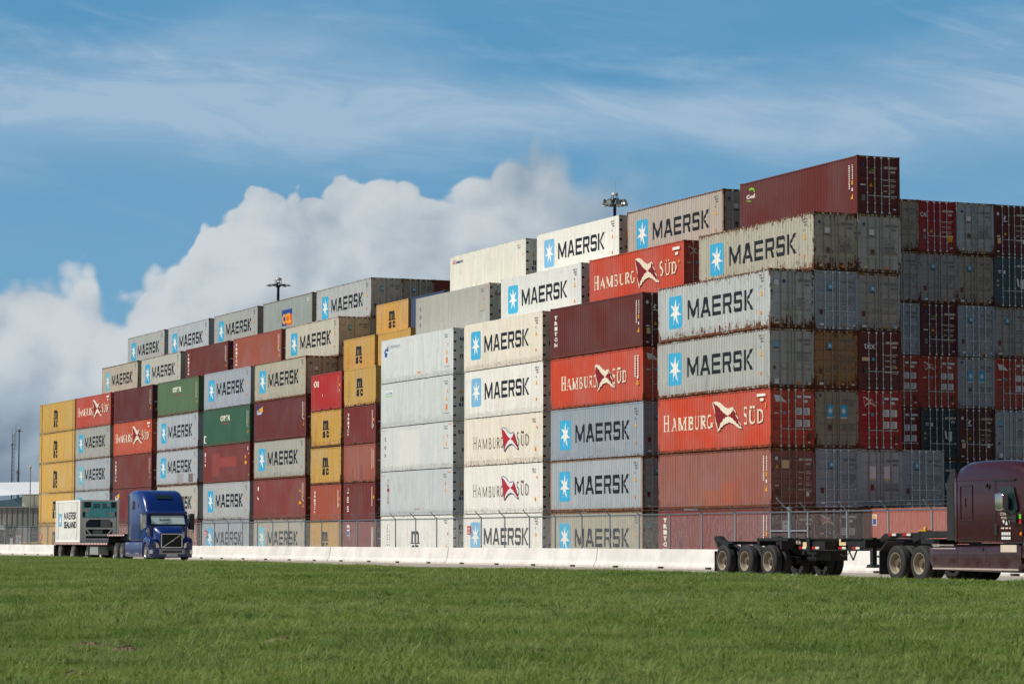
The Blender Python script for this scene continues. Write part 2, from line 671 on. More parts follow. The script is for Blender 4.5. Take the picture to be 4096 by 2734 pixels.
def idrows(d, s1, z, c, n=3, cell=0.05, h=0.085, rnd=None):
    """rows of small registration characters, far below legibility: short strokes, right aligned at s1"""
    rnd = rnd or random.Random(3)
    for r in range(n):
        k = (7, 6, 4)[r % 3]
        x = s1 - k * cell * 1.5
        for i in range(k):
            if (r == 0 and i == 4):
                continue
            zz = z - r * h * 1.7
            d.rect(x + i * cell * 1.5, x + i * cell * 1.5 + cell * (0.8 if i % 2 else 1.0), zz - h, zz, c)


def tri_mark(d, s, z, w, h, c):
    d.poly([(s - w / 2, z), (s + w / 2, z), (s, z + h)], c)


def right_marks(d, L, dark=True):
    c = 'grey' if dark else 'white'
    idrows(d, L - .62, 2.62, c)
    d.rect(L - 1.0, L - .93, 1.98, 2.1, c)
    tri_mark(d, L - .93, 1.58, .22, .26, 'yellow')
    d.rect(L - 1.02, L - .88, .66, .82, 'orange')


def lessor_marks(d, L, c='white'):
    for x in (L - .86, L - .55):
        z = 2.5
        r = random.Random(int(x * 7))
        while z > 1.35 + (0.5 if x > L - .7 else 0):
            h = r.choice((.07, .1, .05))
            d.rect(x, x + .07, z - h, z, c)
            z -= h + .03
    d.rect(L - .58, L - .44, 1.5, 1.72, 'yellow')
    d.rect(L - .58, L - .44, 1.18, 1.34, c)
    tri_mark(d, L - .52, .78, .24, .28, 'yellow')


# ---- side artwork, all for a 12.19 m wall unless noted
def art_star(L=12.19, faded=False, reefer=False, word='black', pale=False):
    d = Decal()
    d.part = 'emblem'
    bl = 'fadedblue' if faded else ('paleblue' if pale else 'blue')
    if reefer:
        d.poly(rbox(1.14, 2.72, .70, 2.42, .17), bl)
        star(d, 1.93, 1.58, .66, .70, 'white')
        block_word(d, 'MAERSK', 3.3, 10.17, 1.06, 2.06, word)
    else:
        d.poly(rbox(1.2, 2.74, .62, 2.30, .16), bl)
        star(d, 1.97, 1.46, .66, .72, 'cream' if faded else 'white')
        block_word(d, 'MAERSK', 3.34, 10.48, .98, 1.99, word)
    d.part = 'marking'
    right_marks(d, L)
    return d


def art_flagship(wide=True, thin=False, redc='darkred'):
    d = Decal()
    c = 'umber' if thin else 'cream'
    t, th, sr = (.11, .07, 0.0) if thin else (.19, .09, .07)
    if wide == 2:
        H = [('H', .58, 1.32), ('A', 1.55, 2.15), ('M', 2.28, 3.28), ('B', 3.46, 4.08), ('U', 4.2, 4.74), ('R', 4.84, 5.48), ('G', 5.54, 6.18)]
        F = (6.27, 9.32)
        SU = [('S', 9.42, 9.92), ('Ü', 10.02, 10.74), ('D', 10.84, 11.57)]
        z0, zf = 1.2, (.98, 2.5)
    elif wide:
        H = [('H', .57, 1.25), ('A', 1.4, 2.1), ('M', 2.2, 3.15), ('B', 3.3, 3.9), ('U', 4.05, 4.65), ('R', 4.8, 5.4), ('G', 5.5, 6.1)]
        F = (6.2, 9.17)
        SU = [('S', 9.2, 9.75), ('Ü', 9.9, 10.6), ('D', 10.7, 11.38)]
        z0, zf = 1.1, (.75, 2.4)
    else:
        H = [('H', 1.45, 2.1), ('A', 2.18, 2.85), ('M', 2.95, 3.8), ('B', 3.95, 4.45), ('U', 4.6, 5.1), ('R', 5.25, 5.75), ('G', 5.85, 6.3)]
        F = (6.1, 8.68)
        SU = [('S', 8.3, 8.8), ('Ü', 8.95, 9.5), ('D', 9.62, 10.22)]
        z0, zf = 1.02, (.78, 2.22)
    cap = .84 if wide == 2 else .80
    hs = [(ch, a, b, z0, z0 + (cap if ch == 'H' else cap * .8)) for ch, a, b in H]
    ss_ = [(ch, a, b, z0 + .06, z0 + .06 + (cap if ch == 'S' else cap * .8)) for ch, a, b in SU]
    roman_word(d, hs + ss_, c, t, th, sr)
    flag(d, F[0], F[1], zf[0], zf[1], 'sheet' if thin else 'cream', 'red' if thin else redc, 'navy' if thin else 'cream', .045 if thin else .05)
    L = 12.19
    if thin:
        idrows(d, L - .95, 2.6, 'grey', 2)
        tri_mark(d, L - 1.05, .75, .24, .26, 'yellow')
        d.rect(L - .86, L - .76, 2.0, 2.16, 'orange')
    elif wide == 2:
        d.rect(L - 1.35, L - .42, 2.55, 2.68, 'white'); d.rect(L - .95, L - .62, 2.32, 2.46, 'white'); d.rect(L - .5, L - .36, 1.98, 2.24, 'yellow')
    elif wide:
        d.rect(L - 1.35, L - .42, 2.42, 2.58, 'white'); d.rect(L - .95, L - .62, 2.14, 2.3, 'white'); d.rect(L - .62, L - .5, 1.7, 1.84, 'yellow')
    else:
        for x in (L - .95, L - .62):
            for q in range(9):
                d.rect(x, x + .1, 2.35 - q * .13, 2.44 - q * .13, 'white')
        tri_mark(d, L - .6, .86, .24, .26, 'yellow'); d.rect(L - .66, L - .54, 1.2, 1.3, 'white')
    return d


def art_lessor(word='TRITON', c='white', step=.31, h=.22):
    d = Decal()
    if word:
        d.stack(word, .75, 2.45, h, step, c, w=.42, bold=.045)
    lessor_marks(d, 12.19)
    return d


def art_ues():
    d = Decal()
    d.stack('UES', .8, 2.3, .38, .62, 'white', w=.42, bold=.03)
    L = 6.06
    d.rect(L - .66, L - .6, 1.0, 2.3, 'skin'); d.rect(L - .42, L - .3, 1.5, 1.7, 'yellow')
    return d


def art_m_sc(L=6.06, big=1.0, xc=.49, marks=True, zm=1.34, hm=.60, zs=.70, hs=.50):
    d = Decal()
    x = L * xc
    d.part = 'lettering'
    d.text('m', x, zm, hm, 'black', w=1.08 * big, bold=.06, align='C', fit=True)
    d.rect(x - .64 * big, x + .64 * big, zm - .08, zm, 'black')
    d.text('s', x - .31 * big, zs, hs, 'black', w=.56 * big, bold=.055, align='C', fit=True)
    d.text('c', x + .33 * big, zs, hs, 'black', w=.54 * big, bold=.055, align='C', fit=True)
    d.part = 'marking'
    if marks:
        r = random.Random(4)
        z = 2.25
        while z > .45:
            h = r.choice((.06, .09, .1))
            d.rect(.62, .68, z - h, z, 'ink')
            if z < 1.9: d.rect(.84, .90, z - h, z, 'ink')
            z -= h + r.choice((.05, .12))
        d.rect(L - .62, L - .48, .6, .75, 'yellow')
    return d


def art_tex(c='brown', sizes=1.0):
    d = Decal()
    d.stack('tex', .82, 2.3, .34, .52, c, w=.34)
    L = 12.19
    idrows(d, L - .9, 2.62, 'grey', 2)
    d.rect(L - .9, L - .8, 1.86, 2.04, 'orange'); tri_mark(d, L - 1.05, 1.38, .24, .28, 'yellow')
    d.rect(L - 1.5, L - .7, 1.2, 1.23, 'grey')
    d.rect(.28, .7, 2.66, 2.69, 'orange'); d.rect(L - .72, L - .2, 2.66, 2.7, 'orange')
    return d


def art_logo(kind):
    d = Decal()
    L = 12.19
    if kind == 'sea':           # small word at the top left corner
        d.text('GE', .45, 2.36, .24, 'red', bold=.03, w=.46)
        d.text('seaco', .97, 2.36, .24, 'navy', bold=.03, w=1.25)
        idrows(d, L - .8, 2.6, 'grey', 2); d.rect(L - .45, L - .36, 1.86, 2.0, 'orange')
    elif kind == 'cronos':
        d.text('CRONOS', 1.5, 2.3, .17, 'navy', w=1.85)
        d.poly(arc(.95, 2.1, .40, .22, 20, 200, 8) + arc(.95, 2.08, .22, .10, 200, 20, 8), 'deepblue')
        d.poly(arc(.85, 1.95, .24, .2, 150, 400, 10), 'deepblue')
        d.poly([(1.05, 2.3), (1.2, 2.55), (1.3, 2.35), (1.15, 2.15)], 'deepblue')
        reefer_marks(d, L)
        d.rect(6.3, 6.85, .42, .5, 'orange')
    elif kind == 'cube':
        d.rect(.72, 2.1, 2.16, 2.46, 'sheet')
        d.text('Sea', .8, 2.2, .19, 'blue', w=.5, bold=.02); d.text('Cube', 1.33, 2.2, .19, 'navy', w=.7, bold=.02)
        d.rect(.8, 2.05, 2.06, 2.11, 'green')
        d.rect(6.2, 7.0, .2, .3, 'sheet')
        reefer_marks(d, L)
    elif kind == 'triton':
        d.stack('TRITON', 1.35, 2.4, .22, .27, 'darkred', w=.36)
        idrows(d, L - 1.0, 2.6, 'grey', 2)
        d.rect(L - 1.25, L - 1.13, 1.9, 2.08, 'orange'); tri_mark(d, L - 1.2, 1.5, .26, .28, 'yellow')
        d.text('NO FORKLIFT', 6.0, .42, .08, 'red', w=.85)
        d.rect(.28, .75, 2.66, 2.69, 'orange'); d.rect(L - .9, L - .3, 2.66, 2.7, 'orange')
    elif kind == 'goal':
        d.text('Goal', .72, 2.02, .22, 'white', w=.9, bold=.02)
        d.poly(arc(1.2, 2.32, .42, .26, 0, 120, 8) + arc(1.2, 2.30, .32, .16, 120, 0, 8), 'green')
        d.poly(arc(1.2, 1.98, .50, .14, 190, 260, 6) + arc(1.2, 1.98, .46, .08, 260, 190, 6), 'green')
        lessor_marks(d, L)
    elif kind == 'cai':
        d.text('CAI', .5, 1.72, .42, 'white', w=.95, bold=.03)
        d.rect(2.2, 2.36, 1.0, 1.16, 'white')
        L = 6.06
        d.rect(L - .72, L - .66, 1.1, 2.3, 'skin'); d.rect(L - .46, L - .32, 1.55, 1.74, 'yellow'); d.rect(L - .46, L - .36, 1.2, 1.32, 'white')
    elif kind == 'capital':
        d.text('CAPITAL', 4.6, 1.92, .42, 'white', w=2.5, bold=.03)
        [d.rect(4.75 + q * .3, 4.95 + q * .3, 1.66, 1.72, 'red') for q in range(7)]
        lessor_marks(d, L, 'skin')
    elif kind == 'capital2':
        d.text('CAPITAL', 4.6, 1.92, .42, 'cream', w=2.5, bold=.03)
        [d.rect(4.75 + q * .3, 4.95 + q * .3, 1.66, 1.72, 'red') for q in range(7)]
        d.rect(.2, .75, .3, .38, 'white'); d.rect(.2, .35, .3, .9, 'white'); d.rect(.2, .75, .8, .9, 'white')
        lessor_marks(d, L, 'skin')
    elif kind == 'ccl':
        d.part = 'emblem'
        d.rect(4.7, 5.9, .72, 1.98, 'deepblue'); d.rect(5.9, 7.3, 1.55, 1.98, 'deepblue')
        d.rect(5.9, 7.3, .72, 1.55, 'flame')
        d.part = 'marking'
        d.text('CCL', 4.85, .92, .80, 'yellow', w=2.25, bold=.06)
        idrows(d, L - .8, 2.5, 'white', 2)
    elif kind == 'bad':
        d.rect(.55, 2.05, 1.95, 2.6, 'navy')
        d.poly([(.9, 2.3), (2.0, 2.12), (2.0, 2.55)], 'yellow')
        d.text('Bao', .62, 1.98, .3, 'white', w=1.1, bold=.02)
        lessor_marks(d, L)
    elif kind == 'marks':
        lessor_marks(d, L)
    elif kind == 'mat':
        d.stack('1GM', .5, 2.4, .3, .42, 'white', w=.26, bold=.02)
        tri_mark(d, L - 1.1, 1.72, .3, .3, 'yellow'); d.rect(L - 1.3, L - .85, 1.28, 1.5, 'yellow'); d.rect(L - .6, L - .46, 2.3, 2.6, 'white'); d.rect(L - .4, L - .28, 2.0, 2.1, 'yellow')
        d.rect(L - .35, L - .25, .4, .5, 'green')
    elif kind == 'scratch':
        d.poly([(1.0, 2.4), (1.18, 2.4), (1.1, 2.1), (.98, 2.12)], 'white'); d.poly([(.85, 1.72), (1.15, 1.5), (1.1, 1.42), (.82, 1.5)], 'white')
        tri_mark(d, L - 1.3, 1.9, .34, .3, 'yellow'); d.rect(L - 1.45, L - 1.05, 1.0, 1.2, 'yellow')
        lessor_marks(d, L)
    elif kind == 'sticker':      # tall blue and yellow label at the left end
        d.rect(.85, 1.32, 2.08, 2.62, 'sheet'); d.rect(.9, 1.27, 2.12, 2.4, 'deepblue'); d.rect(.96, 1.2, 2.4, 2.58, 'yellow')
    elif kind == 'sticker20':
        d.rect(.68, 1.12, 1.62, 2.35, 'sheet'); d.rect(.72, 1.08, 1.66, 1.95, 'deepblue'); d.rect(.72, 1.08, 2.05, 2.18, 'red')
        L = 6.06
        d.rect(L - .66, L - .6, .9, 2.2, 'skin'); d.rect(L - .44, L - .34, .9, 2.2, 'skin')
    elif kind == 'msc40':
        x = 6.0
        d.text('m', x, 1.14, .72, 'black', w=1.3, bold=.03, align='C', fit=True); d.rect(x - .8, x + .8, 1.05, 1.13, 'black')
        d.text('sc', x, .48, .5, 'black', w=1.15, bold=.03, align='C', fit=True)
        r = random.Random(9); z = 2.3
        while z > .4:
            h = r.choice((.06, .09, .1)); d.rect(1.15, 1.27, z - h, z, 'ink')
            if z < 2.0: d.rect(1.5, 1.6, z - h, z, 'ink')
            z -= h + r.choice((.05, .1))
        idrows(d, L - .9, 2.55, 'grey', 2); d.rect(L - .9, L - .78, 1.6, 1.76, 'orange'); tri_mark(d, L - 1.1, .75, .26, .28, 'yellow')
    return d


def reefer_marks(d, L):
    idrows(d, L - .85, 2.6, 'grey', 2)
    d.rect(L - .92, L - .82, 1.85, 2.02, 'orange')
    tri_mark(d, L - 1.05, 1.36, .26, .28, 'yellow')
    d.rect(L - 1.18, L - .9, .78, 1.12, 'orange')
    d.rect(L - 1.5, L - .6, .55, .58, 'grey')


# ---- door artwork: y across (0 = left edge), z up
def door_art(kind, H=2.896):
    d = Decal()
    dark = kind in ('maroon', 'tex', 'cai', 'goal', 'redbrown', 'brown', 'hs', 'hsplain', 'teal', 'textainer')
    idc = 'skin' if dark else 'grey'
    rnd = random.Random(len(kind) * 3)

    def rows(y, z, n, c, cell=.035, h=.055):
        for r in range(n):
            k = rnd.choice((4, 5, 7))
            for i in range(k):
                d.rect(y + i * cell * 1.6, y + i * cell * 1.6 + cell, z - r * h * 1.9 - h, z - r * h * 1.9, c)
    if kind not in ('hs', 'hsplain'):
        for i, w in enumerate((.05, .06, .05, .05, None, .05, .06, .05, .05, .05, .05, None, .06)):
            if w: d.rect(1.55 + i * .066, 1.55 + i * .066 + w * .85, H - .62, H - .50, idc)
        for i in range(4):
            d.rect(1.92 + i * .07, 1.92 + i * .07 + .05, H - .82, H - .72, idc)
    if kind in ('maroon', 'goal', 'textainer', 'redbrown', 'tex', 'cai'):
        for q in range(4):
            rows(1.50, H - 1.15 - q * .28, 1, idc); rows(1.92, H - 1.12 - q * .28, 2, idc, .028, .045)
    elif kind in ('star', 'white', 'sheet', 'rusty', 'plain'):
        for q in range(3):
            rows(1.50, H - 1.3 - q * .16, 1, 'grey'); rows(1.92, H - 1.26 - q * .16, 2, 'grey', .028, .04)
    if kind == 'star':
        d.rect(.74, 1.0, 1.98, 2.24, 'blue'); star(d, .87, 2.11, .1, .1, 'white'); d.rect(.72, 1.02, 1.9, 1.94, 'ink')
        d.rect(.28, .44, .72, .98, 'brown'); d.rect(.28, .5, .2, .3, 'sheet'); d.rect(1.5, 1.68, .2, .29, 'orange'); d.rect(2.1, 2.26, .2, .26, 'sheet')
    elif kind == 'white':
        d.rect(.62, .92, 1.85, 2.12, 'sheet'); d.rect(.62, .92, 1.76, 1.8, 'ink'); d.rect(.28, .4, 2.3, 2.44, 'deepblue')
        d.rect(.72, .9, .86, 1.12, 'umber'); d.rect(.3, .5, .2, .3, 'ivory'); d.rect(1.5, 1.7, .2, .3, 'orange')
        rows(1.5, 1.3, 4, 'grey', .04, .05); rows(1.85, 1.3, 4, 'grey', .04, .05)
    elif kind == 'whitebig':
        d.rect(.22, .48, 2.1, 2.36, 'sheet'); d.rect(.70, .84, 2.2, 2.36, 'deepblue'); d.rect(.2, .5, .2, .3, 'ivory')
        rows(1.5, 1.5, 5, 'grey', .04, .05)
    elif kind == 'palesquare':
        d.rect(.24, .5, 2.0, 2.26, 'fadedblue'); d.rect(.22, .52, 1.92, 1.96, 'ink'); d.rect(.2, .32, .9, 1.05, 'umber')
        d.rect(.25, .5, .2, .45, 'sheet'); d.rect(1.5, 1.7, .2, .3, 'orange'); d.rect(2.1, 2.25, .2, .27, 'sheet')
        rows(1.5, 1.75, 5, 'grey', .04, .05); rows(1.9, 1.75, 5, 'grey', .04, .05)
    elif kind == 'twostar':
        for y in (.66, 1.40):
            d.rect(y, y + .40, 1.55, 2.12, 'blue'); star(d, y + .20, 1.83, .17, .2, 'white'); d.rect(y, y + .4, 1.47, 1.53, 'sheet')
        d.rect(.72, .92, .85, 1.15, 'umber'); rows(1.5, 1.2, 4, 'grey', .04, .05); rows(1.9, 1.2, 4, 'grey', .04, .05)
        d.rect(.24, .34, 2.5, 2.65, 'deepblue')
    elif kind == 'twosheet':
        for y in (.56, 1.34):
            d.rect(y, y + .40, 1.45, 2.05, 'sheet'); d.rect(y, y + .4, 1.37, 1.42, 'ivory')
        d.rect(.66, .84, .86, 1.16, 'brown'); rows(1.5, 1.18, 4, 'grey', .05, .05); rows(1.9, 1.18, 4, 'grey', .05, .05)
    elif kind in ('hs', 'hsplain'):
        if kind == 'hs':
            flag(d, .26, .96, 2.08, 2.56, 'skin', 'red', 'skin', .02)
        else:
            d.poly([(.2, 2.56), (.55, 2.52), (.92, 2.18), (.5, 2.24), (.32, 2.2)], 'sheet')
        d.rect(1.46, 1.72, 2.42, 2.54, 'sheet'); d.rect(1.82, 2.26, 2.42, 2.54, 'sheet'); d.rect(1.84, 2.06, 2.2, 2.33, 'sheet')
        for y in (1.42, 1.86):
            for z in (1.60, 1.02):
                d.rect(y, y + .32, z, z + .34, 'sheet')
                for q in range(3):
                    d.rect(y + .04, y + .2, z + .06 + q * .09, z + .1 + q * .09, 'grey')
        d.rect(.72, .84, 1.62, 1.76, 'blue'); d.rect(.2, .44, 1.64, 1.7, 'skin')
        d.rect(2.06, 2.22, .38, .72, 'umber'); d.rect(2.06, 2.2, .24, .3, 'sheet')
    elif kind == 'tex':
        d.text('tex', .30, 2.02, .34, 'sheet', w=.64, bold=.01)
        d.rect(.18, .62, 1.42, 1.6, 'ivory'); d.rect(.74, .88, 1.44, 1.58, 'blue'); d.rect(.3, .5, .82, 1.1, 'umber'); d.rect(2.02, 2.18, 1.08, 1.16, 'yellow')
    elif kind == 'cai':
        d.text('CAI', .10, 1.98, .26, 'sheet', w=.40, bold=.03)
        tri_mark(d, .80, 1.1, .2, .2, 'yellow'); d.rect(.26, .46, .72, 1.0, 'grey'); d.rect(1.86, 2.18, .62, 1.0, 'yellow'); d.rect(.3, .42, 1.12, 1.28, 'sheet'); d.rect(2.0, 2.18, .24, .3, 'sheet')
        d.rect(1.04, 1.12, 1.8, 1.92, 'deepblue')
    elif kind in ('goal', 'maroon'):
        d.text('Goal', .66, 2.02, .11, 'skin', w=.3); d.poly(arc(.84, 2.12, .18, .1, 10, 110, 6) + arc(.84, 2.11, .13, .06, 110, 10, 6), 'green')
        d.rect(.26, .40, 2.36, 2.5, 'deepblue'); tri_mark(d, .78, 1.36, .2, .2, 'yellow'); d.rect(.18, .46, 1.40, 1.47, 'sheet'); d.rect(.24, .44, .66, .94, 'grey'); d.rect(2.04, 2.2, .24, .3, 'sheet')
    elif kind == 'textainer':
        d.poly(arc(.28, 2.36, .09, .1, 0, 360, 10), 'sheet'); d.poly([(.62, 2.1), (.72, 2.28), (.86, 2.2), (.76, 2.16), (.78, 2.02), (.7, 2.02)], 'sheet'); d.rect(.62, .9, 1.92, 1.98, 'sheet')
        tri_mark(d, .76, 1.16, .2, .2, 'yellow'); d.rect(.2, .42, 1.06, 1.14, 'sheet'); d.rect(.24, .46, .68, 1.0, 'ivory'); d.rect(.2, .36, .2, .28, 'sheet'); d.rect(1.9, 2.08, .72, .96, 'sheet')
    elif kind == 'redbrown':
        d.rect(.22, .38, 2.3, 2.46, 'sheet'); d.rect(.56, .98, 1.9, 2.3, 'ivory'); tri_mark(d, .32, 1.9, .2, .2, 'yellow'); d.rect(.2, .42, 1.04, 1.1, 'ivory'); d.rect(.26, .46, .6, .86, 'umber'); d.rect(1.92, 2.08, .56, .78, 'sheet')
    elif kind == 'brown':
        d.poly(arc(.3, 2.42, .08, .1, 0, 360, 10), 'grey'); d.rect(.62, .98, 1.86, 2.26, 'sheet'); d.poly(arc(.8, 2.1, .12, .08, 0, 180, 6), 'brown')
    elif kind == 'teal':
        d.rect(.3, .5, 1.9, 2.06, 'sheet'); d.rect(.36, .5, 1.92, 2.0, 'deepblue'); d.rect(.62, .76, 1.86, 2.06, 'sheet')
        d.poly([(1.5, 1.62), (1.62, 1.62), (1.7, 1.15), (1.58, 1.2)], 'sheet'); d.rect(1.76, 1.98, 1.06, 1.6, 'sheet'); d.rect(.2, .32, 1.15, 1.25, 'ivory'); d.rect(.2, .32, 1.42, 1.52, 'ivory')
    elif kind == 'reefer':
        d = Decal()
        d.rect(.5, .72, 1.2, 1.5, 'umber'); tri_mark(d, .55, 1.55 + .2, .3, .28, 'yellow'); d.rect(.42, .7, .92, 1.12, 'navy'); idrows(d, 2.2, 2.5, 'grey', 2)
    elif kind == 'reefertex':
        d = Decal(); d.text('tex', .34, 2.12, .3, 'brown', w=.66, bold=.02); d.rect(.56, .74, 1.0, 1.22, 'umber'); d.rect(.5, .6, .6, .72, 'grey')
    elif kind == 'reeferm':
        d = Decal(); d.text('m', .62, 2.0, .4, 'ink', w=.42, bold=.03, align='C'); d.text('sc', .62, 1.72, .2, 'ink', w=.36, bold=.03, align='C'); d.rect(.6, .74, 1.05, 1.25, 'green')
    elif kind == 'reeferc':
        d = Decal(); d.poly(arc(.72, 2.2, .3, .13, 0, 360, 12), 'navy'); d.poly(arc(.56, 1.72, .1, .06, 0, 360, 8), 'navy'); d.rect(.46, .68, 1.0, 1.26, 'umber'); d.rect(.6, .76, .4, .5, 'ivory')
    return d
# ------------------------------------------------------------------ shipping containers
CW = 2.438
HC, H86 = 2.896, 2.591


def panel_profile(L, n, reefer):
    """breakpoints along the wall and its depth behind the rails"""
    bs, by = [0.0, .15], [.004, .004] if reefer else [.008, .008]
    if reefer:
        s = .15
        k = int((L - .3) / .245)
        p = (L - .3) / k
        for i in range(k):
            a = .15 + i * p
            bs += [a + .012, a + .022, a + .040, a + .050]
            by += [.004, .008, .008, .004]
        bs += [L - .15, L]
        by += [.004, .004]
    else:
        p = (L - .30) / n
        for i in range(n):
            a = .15 + i * p
            bs += [a + p * .27, a + p * .50, a + p * .77, a + p]
            by += [.008, .044, .044, .008]
        bs += [L]
        by += [.008]
    return bs, by


TYPES = {}


def make_type(name, L, H, n, reefer=False, inset=False, pockets=False):
    """meshes shared by all containers of one kind; local x = 0 at the doors, -L at the far end"""
    t = {'L': L, 'H': H, 'reefer': reefer}
    # body: corner posts and castings, rails, roof, floor, far wall and front wall
    m = MB()
    pw = .15
    for x0, x1 in ((-L, -L + pw), (-pw, 0)):
        for y0, y1 in ((0, .13), (CW - .13, CW)):
            m.box(x0 + .004, x1 - .004, y0 + .002, y1 - .002, .118, H - .118)
            for z0, z1 in ((0, .118), (H - .118, H)):
                m.box(x0 - (0.002 if x0 == -L else .03), x1 + (.03 if x0 == -L else .002), y0 - .002, y1 + .002, z0, z1)
                ys = y0 - .0035 if y0 == 0 else y1 + .0035
                m.box((x0 + x1) / 2 - .04, (x0 + x1) / 2 + .04, min(ys, ys), ys + .001, z0 + .035, z1 - .03, 1)  # dark plate paints the shade of the casting hole
                xs = x1 + .0025 if x1 == 0 else None
                if xs is not None:
                    m.box(xs, xs + .001, (y0 + y1) / 2 - .03, (y0 + y1) / 2 + .03, z0 + .03, z1 - .03, 1)
    if inset:
        for x0 in (-L + .74, -.74 - pw):
            m.box(x0, x0 + pw, -.006, .05, .02, H - .02)
            m.box(x0 + pw + .01, x0 + pw + .05, -.001, .02, .16, H - .08, 1)
    xa, xb = -L + pw, -pw
    zr = .16 if not reefer else .12
    m.box(xa, xb, .006, .075, H - .085, H - .022)
    m.box(xa, xb, CW - .075, CW - .006, H - .085, H - .022)
    m.box(xa, xb, .010, .07, .035, zr)
    m.box(xa, xb, CW - .07, CW - .01, .035, zr)
    m.box(xa - .01, xb + .01, .075, CW - .075, H - .06, H - .03)          # roof sheet
    m.box(xa, xb, CW - .06, CW - .02, zr, H - .085)                     # far wall
    m.box(-L + .03, -L + .07, .13, CW - .13, .12, H - .1)               # front wall
    m.box(xa - .1, xb + .1, .07, CW - .07, .06, .14)                    # floor
    m.box(-.08, -.012, .13, CW - .13, H - .12, H - .012)                # door header
    m.box(-.10, -.012, .13, CW - .13, .02, .15)                         # door sill
    m.box(-.16, -.10, .1, CW - .1, .1, H - .1, 1)                       # dark behind the doors
    m.box(xa, xb, .16, .2, .12, H - .1, 1)                              # lining behind the side wall
    # striped edge marks on the header
    for y in (.2, .27, .34, 1.98, 2.05, 2.12):
        m.face([(-.010, y, H - .08), (-.010, y + .035, H - .08), (-.010, y + .06, H - .03), (-.010, y + .025, H - .03)], 2)
    if pockets:
        for x in (-L / 2 - 1.05, -L / 2 + .69):
            m.box(x, x + .36, .006, .06, .03, .135, 1)  # black box in place of the shade inside a fork pocket
    if reefer:
        for z in (.17, .24, .31):
            m.box(xa, xb, -.004, .004, z, z + .035)
    t['body'] = m.mesh('container_body', [None, None, None])
    # near side wall
    bs, by = panel_profile(L, n, reefer)
    t['prof'] = (bs, by)
    m = MB()
    z0, z1 = (.12 if reefer else .16), H - .085
    lo = [m.addv((s - L, y, z0)) for s, y in zip(bs, by)]
    hi = [m.addv((s - L, y, z1)) for s, y in zip(bs, by)]
    for i in range(len(bs) - 1):
        if bs[i] < .149 or bs[i] >= L - .151:
            continue
        m.f.append([lo[i], lo[i + 1], hi[i + 1], hi[i]])
        m.mi.append(0)
    t['wall'] = m.mesh('container_side', [None], fixn=False)
    # doors
    for side, (y0, y1) in (('l', (.135, 1.205)), ('r', (1.233, CW - .135))):
        for style in ('ribbed', 'flat', 'reefer'):
            m = MB()
            z0, z1 = .165, H - .135
            prof = [(z0, -.03)]
            if style == 'ribbed':
                n_ = 5
                ph = (z1 - z0 - .1) / n_
                for i in range(n_):
                    a = z0 + .05 + i * ph
                    prof += [(a + ph * .30, -.03), (a + ph * .42, -.062), (a + ph * .80, -.062), (a + ph * .92, -.03)]
            elif style == 'flat':
                for i in range(1, 5):
                    a = z0 + (z1 - z0) * i / 5
                    prof += [(a - .03, -.03), (a - .02, -.05), (a + .02, -.05), (a + .03, -.03)]
            prof.append((z1, -.03))
            for (a, xa_), (b, xb_) in zip(prof, prof[1:]):
                m.face([(xa_, y0 + .05, a), (xa_, y1 - .05, a), (xb_, y1 - .05, b), (xb_, y0 + .05, b)])
            m.box(-.07, -.024, y0, y0 + .05, z0, z1); m.box(-.07, -.024, y1 - .05, y1, z0, z1)
            m.box(-.068, -.026, y0 + .05, y1 - .05, z0 - .002, z0 + .05); m.box(-.068, -.026, y0 + .05, y1 - .05, z1 - .05, z1 + .002)
            hy = y0 - .02 if side == 'l' else y1 + .02
            for i in range(5):
                z = z0 + .18 + i * (z1 - z0 - .36) / 4
                if style == 'reefer':
                    m.box(-.02, .012, hy - .10, hy + .07, z - .05, z + .06, 1)
                else:
                    m.box(-.03, .004, hy - .03, hy + .05, z - .06, z + .06)
            if side == 'l':     # weather strip between the leaves
                m.box(-.045, -.022, y1 + .001, y1 + .026, z0, z1, 1)
            t['door_%s_%s' % (side, style)] = m.mesh('container_door', [None, None])
    # locking rod with cams, brackets and a handle; drawn at y = 0
    m = MB()
    m.tube((.004, 0, .05), (.004, 0, H - .04), .019, 8)
    for z in (.09, H - .09):
        m.box(-.012, .03, -.05, .05, z - .05, z + .05)
    for z in (.55, 1.05, 1.75, 2.3):
        m.box(-.024, .028, -.045, .045, z - .025, z + .025)
    m.box(.012, .03, -.02, .40, .90, .925)
    m.box(-.024, .03, .36, .41, .87, .96)
    t['rod'] = m.mesh('lock_rod', [None])
    TYPES[name] = t


make_type('dry40', 12.192, HC, 43)
make_type('dry45', 13.716, HC, 46, inset=True)
make_type('dry20', 6.058, H86, 21, pockets=True)
make_type('reefer40', 12.192, HC, 43, reefer=True)

DARK = plain('seal_and_painted_shade', (.012, .012, .013), .8)  # black of seals and hinges; elsewhere shade of openings put into the colour
STEEL = plain('galvanised_steel', lin((204, 212, 216)), .45, .6, .15)
STRIPE = plain('hazard_paint', lin((216, 160, 30)), .5)
RUSTY = {}


def setmats(o, mats):
    for s, m in zip(o.material_slots, mats):
        s.link = 'OBJECT'
        s.material = m


_DM = {}


def decal_mesh(key, fn, typ=None):
    """list of (part name, mesh): emblem, lettering and small markings apart"""
    if (key, typ) not in _DM:
        d = fn()
        out = []
        for part in ('emblem', 'lettering', 'marking'):
            e = d.only(part)
            if e.sh:
                nm = part if typ else 'door_' + part
                out.append((nm, e.mesh(nm, TYPES[typ]['prof'] if typ else None, 'side' if typ else 'door')))
        _DM[key, typ] = out
    return _DM[key, typ]


